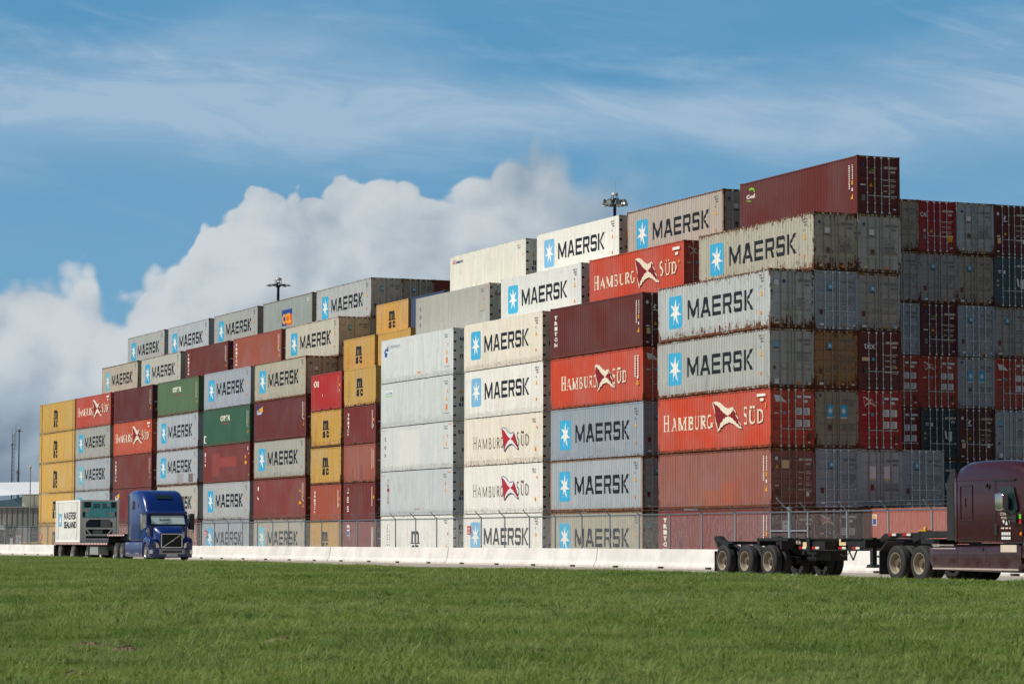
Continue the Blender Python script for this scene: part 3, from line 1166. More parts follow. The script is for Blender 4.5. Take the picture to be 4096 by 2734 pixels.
BAYS = {   # right end u, length, type
    'A': (0.0, 12.192), 'B': (14.014, 11.963), 'C': (27.071, 11.852), 'D': (40.695, 12.685),
    'E2': (54.42, 6.16), 'E1': (61.15, 6.32), 'F': (68.599, 11.883), 'G': (81.486, 11.978), 'H': (94.993, 11.791),
    'I': (108.413, 12.255), 'J': (121.912, 12.313), 'K': (134.587, 13.705), 'Z': (-12.5, 12.192)}
ORDER = ['K', 'J', 'I', 'H', 'G', 'F', 'E1', 'E2', 'D', 'C', 'B', 'A']
ORD = ['leftmost', 'second', 'third', 'fourth', 'fifth', 'sixth', 'seventh', 'eighth', 'ninth', 'tenth', 'eleventh', 'twelfth']
LEV = {1: 'level one', 2: 'level two', 3: 'level three', 4: 'level four', 5: 'level five', 6: 'level six', 7: 'level seven'}
PV = 2.4488


def container(bay, k, lev, typ, color, look, side=None, door=None, rust=.3, style='ribbed', rods=True, frame=None,
              patch=None, label=None, group=None, doors=True, v=None, rodmat=None):
    t = TYPES[typ]
    ur, L = BAYS[bay]
    sx = L / t['L']
    jit = random.Random('%s%d%d' % (bay, k, lev))
    du = jit.uniform(-.05, .05) if k == 0 else jit.uniform(-.1, .1)
    yv = (k * PV if v is None else v) + jit.uniform(-.02, .02)
    root = link('shipping_container', t['body'])
    root.location = W(ur + du * 0.6, yv, (lev - 1) * (t['H'] + .001))
    root.rotation_euler = (0, 0, YAW)
    root.scale = (sx, 1, 1)
    fm = paint(frame or color, min(1.0, rust + (.10 if t['reefer'] else .35)), True)
    pm = paint(color, rust, False, patch)
    setmats(root, [fm, DARK, STRIPE])
    row = {0: 'front row', 1: 'second row', 2: 'third row'}.get(k)
    if label is None:
        ci = ORDER.index(bay)
        label = '%s, %s, %s column, %s' % (look, LEV[lev], ORD[ci], row)
    tag(root, label, 'container', group or 'stacked shipping containers')
    w = link('side_wall', t['wall'], root)
    setmats(w, [pm])
    if side:
        key, fn = side
        zj = jit.uniform(-.05, .05)
        for part, me in decal_mesh(key, fn, typ):
            link(part, me, root, (-t['L'], 0, zj))
    if doors:
        for s in ('l', 'r'):
            dm = link('door', t['door_%s_%s' % (s, style)], root)
            setmats(dm, [paint(color, rust + .1), DARK])
            if rods:
                ys = ((.57, 1.0) if s == 'l' else (1.38, 1.82))
                for y in ys:
                    r = link('lock_rod', t['rod'], dm, (0, y, 0))
                    r.scale = (1, 1, (t['H']) / t['H'])
                    setmats(r, [rodmat or STEEL])
        if door:
            for part, me in decal_mesh('door' + door, lambda: door_art(door, t['H'])):
                link(part, me, root, (-.020, 0, 0))
    return root


# colours as the sunlit walls read
GREY = (180, 183, 178); PALE = (190, 196, 194); BLUEGREY = (158, 168, 180); BEIGE = (186, 182, 162); TAN = (176, 170, 150)
WHITE = (242, 239, 229); CREAM = (240, 231, 212); ICE = (212, 218, 216); STONE = (176, 176, 166)
HSRED = (210, 76, 46); HSOR = (206, 88, 56); MAROON = (106, 42, 38); RED = (176, 40, 34); RUSTC = (158, 98, 86); PINK = (168, 92, 76); BRICK = (134, 62, 56)
ORNG = (172, 84, 60); YEL = (208, 166, 84); GRN = (56, 102, 80); LGRN = (92, 122, 90); CYANG = (158, 172, 168); NAVY = (60, 78, 118); TEAL = (50, 72, 80)
WINE = (112, 48, 48)
RODP = plain('painted_rod', lin((150, 140, 130)), .5, .2)
RODR = plain('rusty_rod', lin((164, 146, 128)), .7, .1)


def S(bay, k, lev, color, faded=False, rust=.4, door='star', word='black', reefer=False, look=None, pale=False, **kw):
    """grey containers with a star square and block capitals"""
    if reefer:
        return container(bay, k, lev, 'reefer40', color, look or 'white container with blue star square, black capitals',
                         ('starR%d' % pale, lambda: art_star(reefer=True, pale=pale)), 'reefer', rust, 'reefer', **kw)
    return container(bay, k, lev, 'dry40', color, look or 'grey container with blue star square, black capitals',
                     ('star%d' % faded, lambda: art_star(faded=faded)), door, rust, kw.pop('style', 'flat'), **kw)


far = dict(rods=False)
# --- column A, nearest; its door ends face right
S('A', 0, 5, PALE, rust=1.0, door='whitebig', look='pale grey star container streaked with rust, rusty grey doors', rodmat=RODR)
S('A', 0, 4, GREY, rust=.5, door='palesquare', look='grey star container with patch below lettering, grey doors', patch=((-6.9, -6.45, .16, .95, (140, 146, 150), .9),), rodmat=RODR)
container('A', 0, 3, 'dry40', HSRED, 'orange-red container with flag emblem and cream capitals', ('hs2', lambda: art_flagship(2)), 'hsplain', .45)
container('A', 0, 2, 'dry40', RUSTC, 'plain pinkish brown container with orange repair patches', ('marks', lambda: art_lessor(None)), 'redbrown', .6, rodmat=RODR,
          patch=((-7.0, -5.5, .16, .95, (172, 92, 62), .6), (-5.3, -3.9, .16, 1.35, (172, 90, 60), .6), (-3.8, -3.2, .2, 1.6, (160, 80, 56), .6)))
container('A', 0, 1, 'dry40', BRICK, 'brick brown container with white stacked letters behind fence', ('triton', lambda: art_lessor('TRITON')), 'brown', .35,
          patch=((-9.9, -9.4, .5, 1.5, (92, 48, 58), .7), (-4.6, -4.2, .8, 1.8, (92, 48, 58), .7), (-3.4, -3.0, .8, 1.6, (92, 48, 58), .7)), rodmat=RODR)
GA = 'container doors facing right'
S('A', 1, 6, BEIGE, rust=1.15, door='white', look='rust-streaked beige star container with grey doors', rodmat=RODR)


def doors_only(bay, k, lev, color, art, look, rust=.4, style='ribbed', rodmat=None):
    return container(bay, k, lev, 'dry40', color, look, None, art, rust, style, label=look, group=GA, rodmat=rodmat)


doors_only('A', 1, 5, BLUEGREY, 'star', 'blue-grey doors with small star square, fifth level, second stack from the corner', .2)
doors_only('A', 1, 4, (166, 122, 74), 'star', 'grey doors covered in orange rust, fourth level, second stack from the corner', 1.0, rodmat=RODP)
doors_only('A', 1, 3, (160, 150, 130), 'twostar', 'dirty tan-grey doors with two star squares, third level, second corner stack', .6, 'flat', RODR)
doors_only('A', 1, 2, BLUEGREY, 'star', 'clean blue-grey doors with small star square above red flag doors', .12)
doors_only('A', 1, 1, WINE, 'hs', 'dull red doors with flag emblem behind the fence gate post', .3)
container('A', 2, 7, 'dry40', MAROON, 'maroon container, the highest of all, against the sky', ('goal', lambda: art_logo('goal')), 'goal', .12)
doors_only('A', 2, 6, GREY, 'white', 'grey doors with white sheet right under the highest maroon container', .45, 'flat', RODR)
doors_only('A', 2, 5, (166, 166, 162), 'star', 'grey doors with small star square, fifth level, third corner stack', .5, 'ribbed', RODR)
doors_only('A', 2, 4, MAROON, 'tex', 'dark maroon doors lettered in white, fourth level, third corner stack', .15)
doors_only('A', 2, 3, RED, 'hs', 'bright red doors with flag emblem and four white plates, third level', .1)
doors_only('A', 2, 1, (120, 54, 50), 'hs', 'dark red doors hidden behind the pink-brown wall, bottom of third corner stack', .3)
doors_only('A', 2, 2, (176, 186, 190), 'twosheet', 'light grey doors with two blank white sheets, second level', .4, 'flat', RODR)
doors_only('A', 3, 2, BLUEGREY, 'star', 'blue-grey star doors just left of the maroon truck cab', .1)
container('Z', 2, 1, 'dry40', (178, 96, 82), 'pink-brown', ('sticker', lambda: art_logo('sticker')), None, .12,
          label='plain pink-brown container wall with blue and yellow sticker, behind fence by maroon truck', doors=False)
# --- column B and the far door stacks behind column A
container('B', 0, 5, 'dry40', MAROON, 'dark brown container with white stacked letters', ('triton', lambda: art_lessor('TRITON')), 'textainer', .15)
container('B', 0, 4, 'dry40', HSRED, 'orange-red container with flag emblem and cream capitals', ('hs0', lambda: art_flagship(False)), 'hsplain', .35)
S('B', 0, 3, (156, 168, 180), rust=.12, door='star', look='clean blue-grey star container', style='ribbed')
S('B', 0, 2, (174, 182, 188), rust=.35, door='star', look='light grey star container above fence', style='ribbed', frame=(150, 110, 80))
S('B', 0, 1, TAN, rust=.5, door='palesquare', look='beige star container behind fence', frame=(140, 100, 70))
container('B', 1, 6, 'dry40', HSRED, 'orange-red container with flag emblem and cream capitals', ('hs1', lambda: art_flagship(True)), 'hs', .35)
S('B', 2, 7, (188, 180, 168), rust=.55, door='white', look='beige-grey star container, rusty right edge', frame=(160, 120, 90))
for k, lev, color, art, look, rust, style in (
        (6, 7, (160, 154, 140), 'rusty', 'grey rust-stained doors right of the highest maroon container', .8, 'flat'),
        (6, 6, (160, 162, 164), 'plain', 'grey doors below the rust-stained ones, sixth level, beside corner stack', .55, 'ribbed'),
        (6, 5, BLUEGREY, 'plain', 'blue-grey doors, fifth level, half hidden by the corner stack', .1, 'ribbed'),
        (6, 4, (180, 62, 40), 'hs', 'half-hidden red doors with four white plates, fourth level, beside corner stack', .2, 'ribbed'),
        (6, 3, (132, 38, 40), 'hs', 'half-hidden dark red doors with white plates, third level, beside corner stack', .2, 'ribbed'),
        (7, 7, (168, 32, 40), 'cai', 'crimson doors with white capitals and yellow plate on the skyline', .05, 'ribbed'),
        (7, 6, (164, 164, 162), 'star', 'grey doors with star square right below the crimson doors', .6, 'ribbed'),
        (7, 5, (92, 34, 38), 'goal', 'very dark maroon doors with yellow triangle, fifth level of rear stack', .05, 'ribbed'),
        (7, 4, (180, 62, 40), 'hs', 'red doors with flag emblem and four white plates, rear stack', .15, 'ribbed'),
        (7, 3, TEAL, 'teal', 'dark teal doors with torn white stickers, third level of rear stack', .3, 'ribbed'),
        (7, 2, TEAL, 'teal', 'dark teal doors just above and behind the maroon truck cab', .3, 'ribbed'),
        (8, 7, (172, 186, 190), 'white', 'light blue-grey doors with white sheet between crimson and maroon, on skyline', .45, 'ribbed'),
        (8, 6, (164, 158, 146), 'star', 'rust-banded grey doors with star square, sixth level, right part', .85, 'ribbed'),
        (8, 5, BLUEGREY, 'star', 'blue-grey doors with star square, fifth level, right part', .15, 'ribbed'),
        (8, 4, (166, 170, 176), 'twostar', 'grey doors with two bright star squares, between red flag doors', .3, 'flat'),
        (8, 3, (98, 34, 34), 'textainer', 'dark maroon doors above the maroon truck roof', .1, 'ribbed'),
        (6, 2, (130, 50, 44), 'maroon', 'dark red doors behind the blue-grey star doors, second level of rear stack', .3, 'ribbed'),
        (6, 1, (150, 150, 146), 'plain', 'grey doors low behind the pink-brown wall, bottom of rear stack', .4, 'flat'),
        (7, 1, (120, 54, 48), 'maroon', 'brown-red doors low behind the maroon truck cab, bottom of rear stack', .3, 'ribbed'),
        (8, 1, (150, 156, 160), 'star', 'blue-grey doors behind the maroon truck door, bottom of rear stack', .3, 'ribbed'),
        (9, 2, (104, 40, 38), 'maroon', 'maroon doors behind the maroon truck window, second level at right edge', .2, 'ribbed'),
        (9, 1, (150, 146, 136), 'plain', 'grey doors behind the maroon truck, bottom level at right edge', .4, 'flat'),
        (8, 2, (60, 40, 42), 'teal', 'dark doors glimpsed between the truck cab roof and the container doors', .2, 'ribbed'),
        (9, 7, (100, 36, 36), 'textainer', 'dark maroon doors at the right edge on the skyline', .1, 'ribbed'),
        (9, 6, (64, 88, 98), 'teal', 'dark teal-blue doors at the right edge, sixth level', .3, 'flat'),
        (9, 5, (162, 164, 164), 'star', 'grey doors with star square at the right edge, fifth level', .5, 'ribbed'),
        (9, 4, (180, 62, 40), 'hsplain', 'red flag doors at the right edge, fourth level', .2, 'ribbed'),
        (9, 3, (168, 178, 186), 'palesquare', 'light grey doors at the right edge above the truck roof', .35, 'flat')):
    doors_only('B', k, lev, color, art, look, rust, style, RODR if rust > .4 else None)
# --- column C and D, insulated containers with smooth walls
S('C', 0, 5, CREAM, reefer=True, rust=.35, look='cream star container with smooth walls')
S('C', 0, 4, WHITE, reefer=True, rust=.25, pale=True, look='white star container with paler blue square')
container('C', 0, 3, 'reefer40', CREAM, 'cream container with thin dark capitals and red flag', ('hsthin', lambda: art_flagship(False, True)), 'reefer', .4, 'reefer')
container('C', 0, 2, 'reefer40', WHITE, 'white container with thin dark capitals and red flag', ('hsthin', lambda: art_flagship(False, True)), 'reefer', .3, 'reefer')
S('C', 0, 1, WHITE, reefer=True, rust=.3, pale=True, look='white star container behind fence')
S('C', 1, 6, (224, 226, 222), reefer=True, rust=.12, look='white star container with smooth walls')
S('C', 2, 7, (240, 238, 228), reefer=True, rust=.2, pale=True, look='bright white star container on the skyline')
container('D', 0, 5, 'reefer40', (218, 224, 222), 'pale container with blue dragon-like emblem', ('cronos', lambda: art_logo('cronos')), 'reeferc', .3, 'reefer')
container('D', 0, 4, 'reefer40', ICE, 'pale grey container with small white-green sticker', ('cube', lambda: art_logo('cube')), 'reefer', .2, 'reefer')
container('D', 0, 3, 'reefer40', (216, 220, 218), 'pale container with stacked brown lower-case letters', ('tex', lambda: art_tex('brown')), 'reefertex', .3, 'reefer',
          patch=((-9.3, -5.5, .2, 2.6, (226, 224, 214), .5), (-5.4, -3.6, .2, 2.6, (196, 202, 202), .5)))
container('D', 0, 2, 'reefer40', (200, 206, 208), 'smooth light grey container with stacked red-brown capitals', ('tritonr', lambda: art_logo('triton')), 'reefer', .05, 'reefer')
container('D', 0, 1, 'reefer40', WHITE, 'white container with black lower-case letters behind fence', ('msc40', lambda: art_logo('msc40')), 'reeferm', .45, 'reefer')
container('D', 1, 6, 'reefer40', STONE, 'stone grey container with stacked brown letters', ('tex', lambda: art_tex('brown')), 'reefertex', .15, 'reefer')
container('D', 2, 7, 'reefer40', (236, 232, 216), 'cream-white container with small two-tone word', ('sea', lambda: art_logo('sea')), 'reefer', .4, 'reefer')
# --- the 20 ft columns
msc = ('msc20', lambda: art_m_sc())
tri20 = ('tri20', lambda: art_lessor20())


def art_lessor20():
    d = Decal()
    d.stack('TRITON', .82, 2.2, .2, .27, 'white', w=.30, bold=.03)
    L = 6.06
    d.rect(L - .66, L - .6, 1.0, 2.25, 'skin'); d.rect(L - .44, L - .32, 1.5, 1.7, 'yellow'); d.rect(L - .44, L - .36, 1.1, 1.3, 'white')
    return d


def blank20():
    d = Decal()
    L = 6.06
    d.rect(L - .7, L - .64, .9, 2.3, 'skin'); d.rect(L - .44, L - .36, 1.0, 2.2, 'skin')
    return d


sm = 'short yellow container with black letters'
container('E2', 0, 5, 'dry20', YEL, sm, msc, 'plain', .35, **far)
container('E2', 0, 4, 'dry20', (126, 46, 42), 'short dark red container with stacked white letters', tri20, 'maroon', .15, **far)
container('E2', 0, 3, 'dry20', PINK, 'short pinkish brown container', ('blank20', blank20), 'maroon', .4, patch=((-3.0, -2.4, .2, 1.2, (120, 70, 70), .6), (-4.6, -4.2, .2, 1.0, (130, 74, 66), .5)), **far)
container('E2', 0, 2, 'dry20', (120, 50, 48), 'short maroon container with three large white letters', ('ues', art_ues), 'maroon', .2, **far)
container('E2', 0, 1, 'dry20', (132, 62, 58), 'short maroon container with blue sticker behind fence', ('sticker20', lambda: art_logo('sticker20')), 'maroon', .2, **far)
container('E2', 1, 6, 'dry20', YEL, sm, None, 'plain', .35, **far)
container('E2', 2, 7, 'dry20', NAVY, 'short navy container mostly hidden behind the stone grey one', None, 'plain', .1, **far)
container('E1', 0, 5, 'dry20', (186, 46, 44), 'short bright red container with white capitals', ('cai', lambda: art_logo('cai')), 'cai', .05, **far)
container('E1', 0, 4, 'dry20', (210, 164, 76), sm + ', streaked with dirt', msc, 'plain', .75, **far)
container('E1', 0, 3, 'dry20', YEL, sm, msc, 'plain', .6, **far)
container('E1', 0, 2, 'dry20', ORNG, 'short orange-brown container with stacked white letters', tri20, 'maroon', .2, **far)
container('E1', 0, 1, 'dry20', (196, 154, 78), sm + ' behind fence', msc, 'plain', .4, **far)
container('E1', 1, 6, 'dry20', YEL, sm, msc, 'plain', .2, **far)
container('E1', 2, 7, 'dry20', (214, 166, 84), sm, msc, 'plain', .25, **far)
# --- the far 40 ft columns
S('F', 0, 5, BEIGE, rust=.55, door='white', look='beige-grey star container', frame=(150, 120, 90))
container('F', 0, 4, 'dry40', WINE, 'wine red container with navy and yellow sticker', ('bad', lambda: art_logo('bad')), 'maroon', .12, **far)
S('F', 0, 3, (178, 180, 170), rust=.75, door='plain', look='grey star container, rusty below letters', frame=(140, 100, 70), **far)
container('F', 0, 2, 'dry40', (140, 66, 60), 'dull red container with broken white marks', ('scratch', lambda: art_logo('scratch')), 'maroon', .3, **far)
S('F', 0, 1, (176, 170, 154), faded=True, rust=.95, door='plain', look='rust-streaked beige star container behind fence', **far)
S('F', 1, 6, (206, 202, 184), rust=.45, door='star', look='cream-grey star container, grey doors showing')
container('F', 1, 5, 'dry40', GREY, 'grey', None, 'plain', .3, 'flat', label='sliver of grey doors beside the beige star container, fifth level, sixth column', **far)
S('F', 2, 7, (186, 190, 190), rust=.4, door='star', look='grey star container on the skyline, grey doors showing')
container('F', 2, 6, 'dry40', GREY, 'grey', None, 'plain', .5, 'flat', label='narrow strip of grey doors beside cream-grey star container, sixth level, third row', rods=False)
container('F', 3, 7, 'dry40', (170, 164, 150), 'grey', None, 'star', .7, 'flat', label='grey doors with star square on the skyline, second from the lettered wall', group=GA)
container('F', 4, 7, 'dry40', (140, 60, 46), 'brown', None, 'maroon', .3, 'ribbed', label='brown-red doors on the skyline left of the cream-white container', group=GA, rods=False)
S('G', 0, 5, (170, 180, 192), rust=.12, door='plain', look='clean blue-grey star container', **far)
container('G', 0, 4, 'dry40', GRN, 'dark green container with white capitals', ('cap2', lambda: art_logo('capital2')), 'plain', .3, **far)
container('G', 0, 3, 'dry40', (128, 56, 54), 'dull red container with pink patch', ('mat', lambda: art_logo('mat')), 'maroon', .3,
          patch=((-9.9, -7.8, .5, 2.3, (150, 74, 70), .8), (-7.8, -3.4, 1.2, 1.95, (164, 72, 66), .8)), **far)
S('G', 0, 2, (184, 188, 190), rust=.25, door='plain', look='light grey star container', **far)
S('G', 0, 1, (162, 170, 180), rust=.25, door='plain', look='blue-grey star container behind red fence sign', **far)
container('G', 1, 6, 'dry40', (164, 88, 70), 'rust orange container with stacked white letters', ('triton', lambda: art_lessor('TRITON')), 'maroon', .3, **far)
container('G', 2, 7, 'dry40', CYANG, 'grey-green container with yellow letters on blue', ('ccl', lambda: art_logo('ccl')), 'plain', .3, frame=(150, 130, 100), **far)
container('H', 0, 5, 'dry40', LGRN, 'light green container with white capitals', ('cap', lambda: art_logo('capital')), 'plain', .4, **far)
S('H', 0, 4, (184, 192, 200), rust=.4, door='plain', look='pale blue-grey star container', **far)
S('H', 0, 3, (186, 194, 200), rust=.5, door='plain', look='pale grey star container with brown stains', patch=((-6.0, -4.2, .2, .95, (150, 148, 142), .9), (-2.6, -1.4, .2, .9, (92, 66, 54), .9)), **far)
S('H', 0, 2, (194, 194, 184), rust=.5, door='plain', look='pale star container behind the blue truck roof', **far)
container('H', 0, 1, 'dry40', (140, 78, 66), 'brown container right of the blue truck, behind fence', ('marks', lambda: art_logo('marks')), 'maroon', .3, **far)
container('H', 1, 6, 'dry40', (116, 50, 46), 'dark red-brown container with stacked white letters', ('triton', lambda: art_lessor('TRITON')), 'maroon', .15, **far)
S('H', 2, 7, (178, 182, 180), rust=.4, door='plain', look='grey star container on the skyline', **far)
container('I', 0, 5, 'dry40', (104, 46, 44), 'plain dark maroon container', ('marks', lambda: art_logo('marks')), 'maroon', .08, **far)
container('I', 0, 4, 'dry40', HSOR, 'orange container with flag emblem and white capitals', ('hs1', lambda: art_flagship(True)), 'hs', .25, **far)
container('I', 0, 3, 'dry40', (126, 56, 50), 'red-brown container with stacked white letters', ('triton', lambda: art_lessor('TRITON')), 'maroon', .15, **far)
container('I', 0, 2, 'dry40', (124, 54, 54), 'wine red container with sticker behind blue truck', ('bad', lambda: art_logo('bad')), 'maroon', .15, **far)
container('I', 0, 1, 'dry40', (140, 72, 62), 'brown container between trailer load and blue truck', ('marks', lambda: art_logo('marks')), 'maroon', .2, **far)
S('I', 1, 6, (196, 198, 188), rust=.5, door='plain', look='pale beige-grey star container', **far)
S('I', 2, 7, (186, 194, 200), rust=.25, door='plain', look='pale blue-grey star container on the skyline', **far)
container('J', 0, 5, 'dry40', (200, 82, 66), 'faded red container with flag emblem and white capitals', ('hs1', lambda: art_flagship(True)), 'hs', .25, **far)
S('J', 0, 4, (174, 176, 170), rust=.35, door='plain', look='grey star container', **far)
S('J', 0, 3, (176, 184, 190), rust=.3, door='plain', look='pale blue-grey star container', faded=True, **far)
S('J', 0, 2, (180, 190, 198), rust=.35, door='plain', look='pale star container behind trailer load', **far)
S('J', 1, 6, (190, 184, 164), faded=True, rust=.75, door='plain', look='rust-stained beige star container', **far)
S('J', 2, 7, (182, 186, 184), rust=.3, door='plain', look='grey star container furthest left on the skyline', **far)
msck = ('mscK', lambda: art_m_sc(13.716, 1.35, .46, True, 1.36, .82, .50, .74))
for lev, c, q in ((5, (214, 172, 84), 'top of the leftmost stack'), (4, (222, 178, 88), 'fourth level of the leftmost stack'), (3, (222, 178, 90), 'third level of the leftmost stack'),
                  (2, (228, 182, 90), 'second level of the leftmost stack'), (1, (206, 164, 84), 'bottom of the leftmost stack behind fence')):
    container('K', 0, lev, 'dry45', c, '', msck, 'plain', .12, frame=(196, 156, 76), label='long yellow container with black letters, ' + q, **far)
# ------------------------------------------------------------------ camera, sun, sky
cam = bpy.data.cameras.new('camera')
cam.sensor_width = 36.0
cam.lens = 96.1485
cam.clip_end = 9000
cam.dof.use_dof = True
cam.dof.focus_distance = 135
cam.dof.aperture_fstop = 9
camo = bpy.data.objects.new('camera', cam)
COL.objects.link(camo)
camo.location = (0, 0, 1.25)
camo.matrix_world = Matrix.Translation((0, 0, 1.25)) @ Matrix.Rotation(R(90) + 0.07274381, 4, 'X') @ Matrix.Rotation(0.00162403, 4, 'Z')
scene.camera = camo

SUN_EL = R(47)
a = R(13)
sh = Vector((-VL[0] * math.cos(a) + UL[0] * math.sin(a), -VL[1] * math.cos(a) + UL[1] * math.sin(a), 0)).normalized()
sd = Vector((sh.x * math.cos(SUN_EL), sh.y * math.cos(SUN_EL), math.sin(SUN_EL)))
sun = bpy.data.lights.new('sun', 'SUN')
sun.energy = 4.4
sun.angle = R(0.53)
sun.color = (1.0, 0.955, 0.88)
suno = bpy.data.objects.new('sun', sun)
COL.objects.link(suno)
suno.rotation_euler = sd.to_track_quat('Z', 'Y').to_euler()

wd = bpy.data.worlds.new('World')
scene.world = wd
wd.use_nodes = True
wt = NT(wd.node_tree)
wt.n.clear()
wout = wt.new('ShaderNodeOutputWorld')
bg = wt.new('ShaderNodeBackground')
wt.l.new(bg.outputs[0], wout.inputs[0])
sky = wt.new('ShaderNodeTexSky', sky_type='NISHITA')
sky.sun_disc = False
sky.sun_elevation = SUN_EL
sky.sun_rotation = math.atan2(sd.x, sd.y)
sky.altitude = 10
sky.air_density = 1.0
sky.dust_density = 0.6
sky.ozone_density = 2.5
dirv = wt.new('ShaderNodeTexCoord').outputs['Generated']
dx, dy, dz = wt.sep(dirv)
ay = wt.m('MAXIMUM', wt.m('ABSOLUTE', dy), 0.08)
U = wt.mul(wt.m('DIVIDE', dx, ay), 10.94)     # across the horizon, in thousands of photo pixels
V = wt.mul(wt.m('DIVIDE', dz, ay), 10.94)     # above the horizon
XD = wt.add(wt.mul(U, 1 / 1.7437), 1.1745)    # 0 .. 2.349 across the frame
P0 = wt.xyz(U, V, 0.0)


def curve(x, pts):
    """pts (xd in photo display px, value)"""
    nd = wt.new('ShaderNodeFloatCurve')
    wt.put(nd.inputs['Value'], wt.m('DIVIDE', x, 2.349, clamp=True))
    c = nd.mapping.curves[0]
    while len(c.points) < len(pts):
        c.points.new(0.5, 0.5)
    for p, (px, v) in zip(c.points, pts):
        p.location = (px / 2349, v)
        p.handle_type = 'AUTO'
    nd.mapping.update()
    return nd.outputs[0]


# tops of the heaped clouds, as heights above the horizon / 2.2
def H_(y): return (1241 - y) * 1.7437 / 1000 / 2.2


top = curve(XD, [(0, H_(612)), (80, H_(604)), (150, H_(598)), (205, H_(604)), (240, H_(655)), (285, H_(662)), (330, H_(612)), (400, H_(580)),
                 (440, H_(530)), (465, H_(470)), (515, H_(450)), (600, H_(437)), (720, H_(410)), (790, H_(374)), (850, H_(384)), (930, H_(378)),
                 (1000, H_(404)), (1080, H_(378)), (1150, H_(335)), (1230, H_(300)), (1290, H_(318)), (1330, H_(372)), (1420, H_(345)),
                 (1500, H_(395)), (1650, H_(410)), (1800, H_(470)), (2349, H_(600))])
top = wt.mul(top, 2.2)
SEED1, SEED2 = 13.1, 3.4
wob = wt.noise(P0, 2.0, 3, 0.5, col=True)
PW = wt.vadd(wt.vadd(P0, (SEED1, SEED2, 0)), wt.vmul(wt.vadd(wob, (-.5, -.5, -.5)), (.20, .20, 0)))
fb = wt.noise(PW, 2.2, 7, 0.55)
bil = wt.voro(PW, 3.4, 0, 'F1')
bil2 = wt.voro(wt.vadd(PW, (3.1, 1.7, 0.4)), 8.0, 0, 'F1')
bil3 = wt.voro(wt.vadd(PW, (1.1, 4.7, 0.9)), 19.0, 0, 'F1')
bump = wt.add(wt.mul(wt.sub(.45, bil), .13), wt.add(wt.mul(wt.sub(.45, bil2), .11), wt.mul(wt.sub(.45, bil3), .03)))
bump = wt.add(bump, wt.mul(wt.sub(fb, .5), .12))
bump = wt.sub(bump, .03)
depth = wt.sub(wt.add(top, bump), V)
soft = curve(XD, [(0, .06), (280, .07), (420, .03), (1000, .035), (1130, .04), (1220, .07), (1300, .13), (1450, .30), (1700, .5), (2349, .7)])
cum = wt.ss(wt.m('DIVIDE', depth, soft), -0.35, 0.8)
amt = curve(XD, [(0, .97), (1200, 1), (1340, .92), (1450, .72), (1560, .36), (1720, .20), (2349, .05)])
cum = wt.mul(cum, amt)
# the heaps are lit from the upper left
P1 = wt.vadd(PW, (-0.10, 0.12, 0))
fb1 = wt.noise(P1, 2.2, 5, 0.5)
relief = wt.mul(wt.sub(fb, fb1), 1.5)
bl1 = wt.voro(P1, 3.4, 0, 'F1')
bl2 = wt.voro(wt.vadd(PW, (3.1 - .04, 1.7 + .05, 0.4)), 8.0, 0, 'F1')
relief = wt.add(relief, wt.add(wt.mul(wt.sub(bl1, bil), 0.50), wt.mul(wt.sub(bl2, bil2), .22)))
low = wt.noise(wt.vmul(PW, (.8, 1.2, 1)), 1.0, 4, 0.5)
shade = wt.add(wt.ss(depth, 0.0, 1.2, 0.76, 0.44), wt.mul(relief, 0.62))
shade = wt.add(shade, wt.mul(wt.sub(low, .5), 0.95))
shade = wt.sub(shade, curve(XD, [(0, .04), (150, -.03), (300, .06), (480, .05), (700, .06), (950, .10), (1100, .12), (1230, .10), (1350, .18), (1700, .2), (2349, .3)]))
shade = wt.sub(shade, wt.ss(V, .65, .25, 0.0, .30))
shade = wt.m('MAXIMUM', wt.m('MINIMUM', shade, 1.0), 0.0)
ccol = wt.mix(wt.ss(shade, 0.0, 0.5), lin((122, 140, 158)), lin((160, 176, 190)))
ccol = wt.mix(wt.ss(shade, 0.4, 0.95), ccol, lin((204, 211, 216)))
# clear sky
blue = wt.mix(wt.ss(V, 0.5, 2.2), lin((120, 169, 202)), lin((82, 147, 190)))
blue = wt.mix(wt.ss(V, 2.2, 9.0), blue, lin((52, 108, 168)))
blue = wt.mix(wt.ss(V, -0.1, 0.6, 1.0, 0.0), blue, lin((140, 166, 188)))
# thin streaky high cloud in a long band
PS = wt.xyz(wt.add(U, wt.mul(V, 0.7)), wt.sub(wt.mul(V, 3.2), wt.mul(U, 0.10)), 2.0)
w2 = wt.noise(PS, 0.6, 3, 0.5, col=True)
PS = wt.vadd(PS, wt.vmul(w2, (1.1, 1.1, 0)))
st1 = wt.noise(PS, 0.8, 8, 0.56)
PS2 = wt.xyz(wt.mul(U, 1.0), wt.add(wt.mul(V, 4.4), wt.mul(U, 0.55)), 7.0)
st2 = wt.noise(PS2, 1.1, 8, 0.62, 0.5)
bandc = wt.mul(curve(XD, [(0, .81), (300, .815), (600, .815), (900, .822), (1200, .795), (1600, .785), (1900, .80), (2349, .825)]), 2.2)
hw = curve(XD, [(0, .30), (250, .32), (600, .36), (950, .33), (1200, .20), (1600, .17), (1800, .26), (2349, .32)])
bd = wt.m('DIVIDE', wt.m('ABSOLUTE', wt.sub(V, wt.add(bandc, wt.mul(wt.sub(st1, .5), .42)))), hw)
band = wt.ss(bd, 0.0, 1.25, 1.0, 0.0)
cir = wt.mul(band, wt.add(wt.ss(st1, .28, .70, .34, .58), wt.ss(st2, .36, .72, 0.0, .30)))
cir = wt.add(cir, wt.mul(wt.ss(st2, .48, .78), wt.ss(V, 1.0, 1.9, 0.0, .30)))
cir = wt.add(cir, wt.mul(wt.ss(st1, .5, .75), wt.ss(XD, 1.5, 2.0, 0.0, .12)))
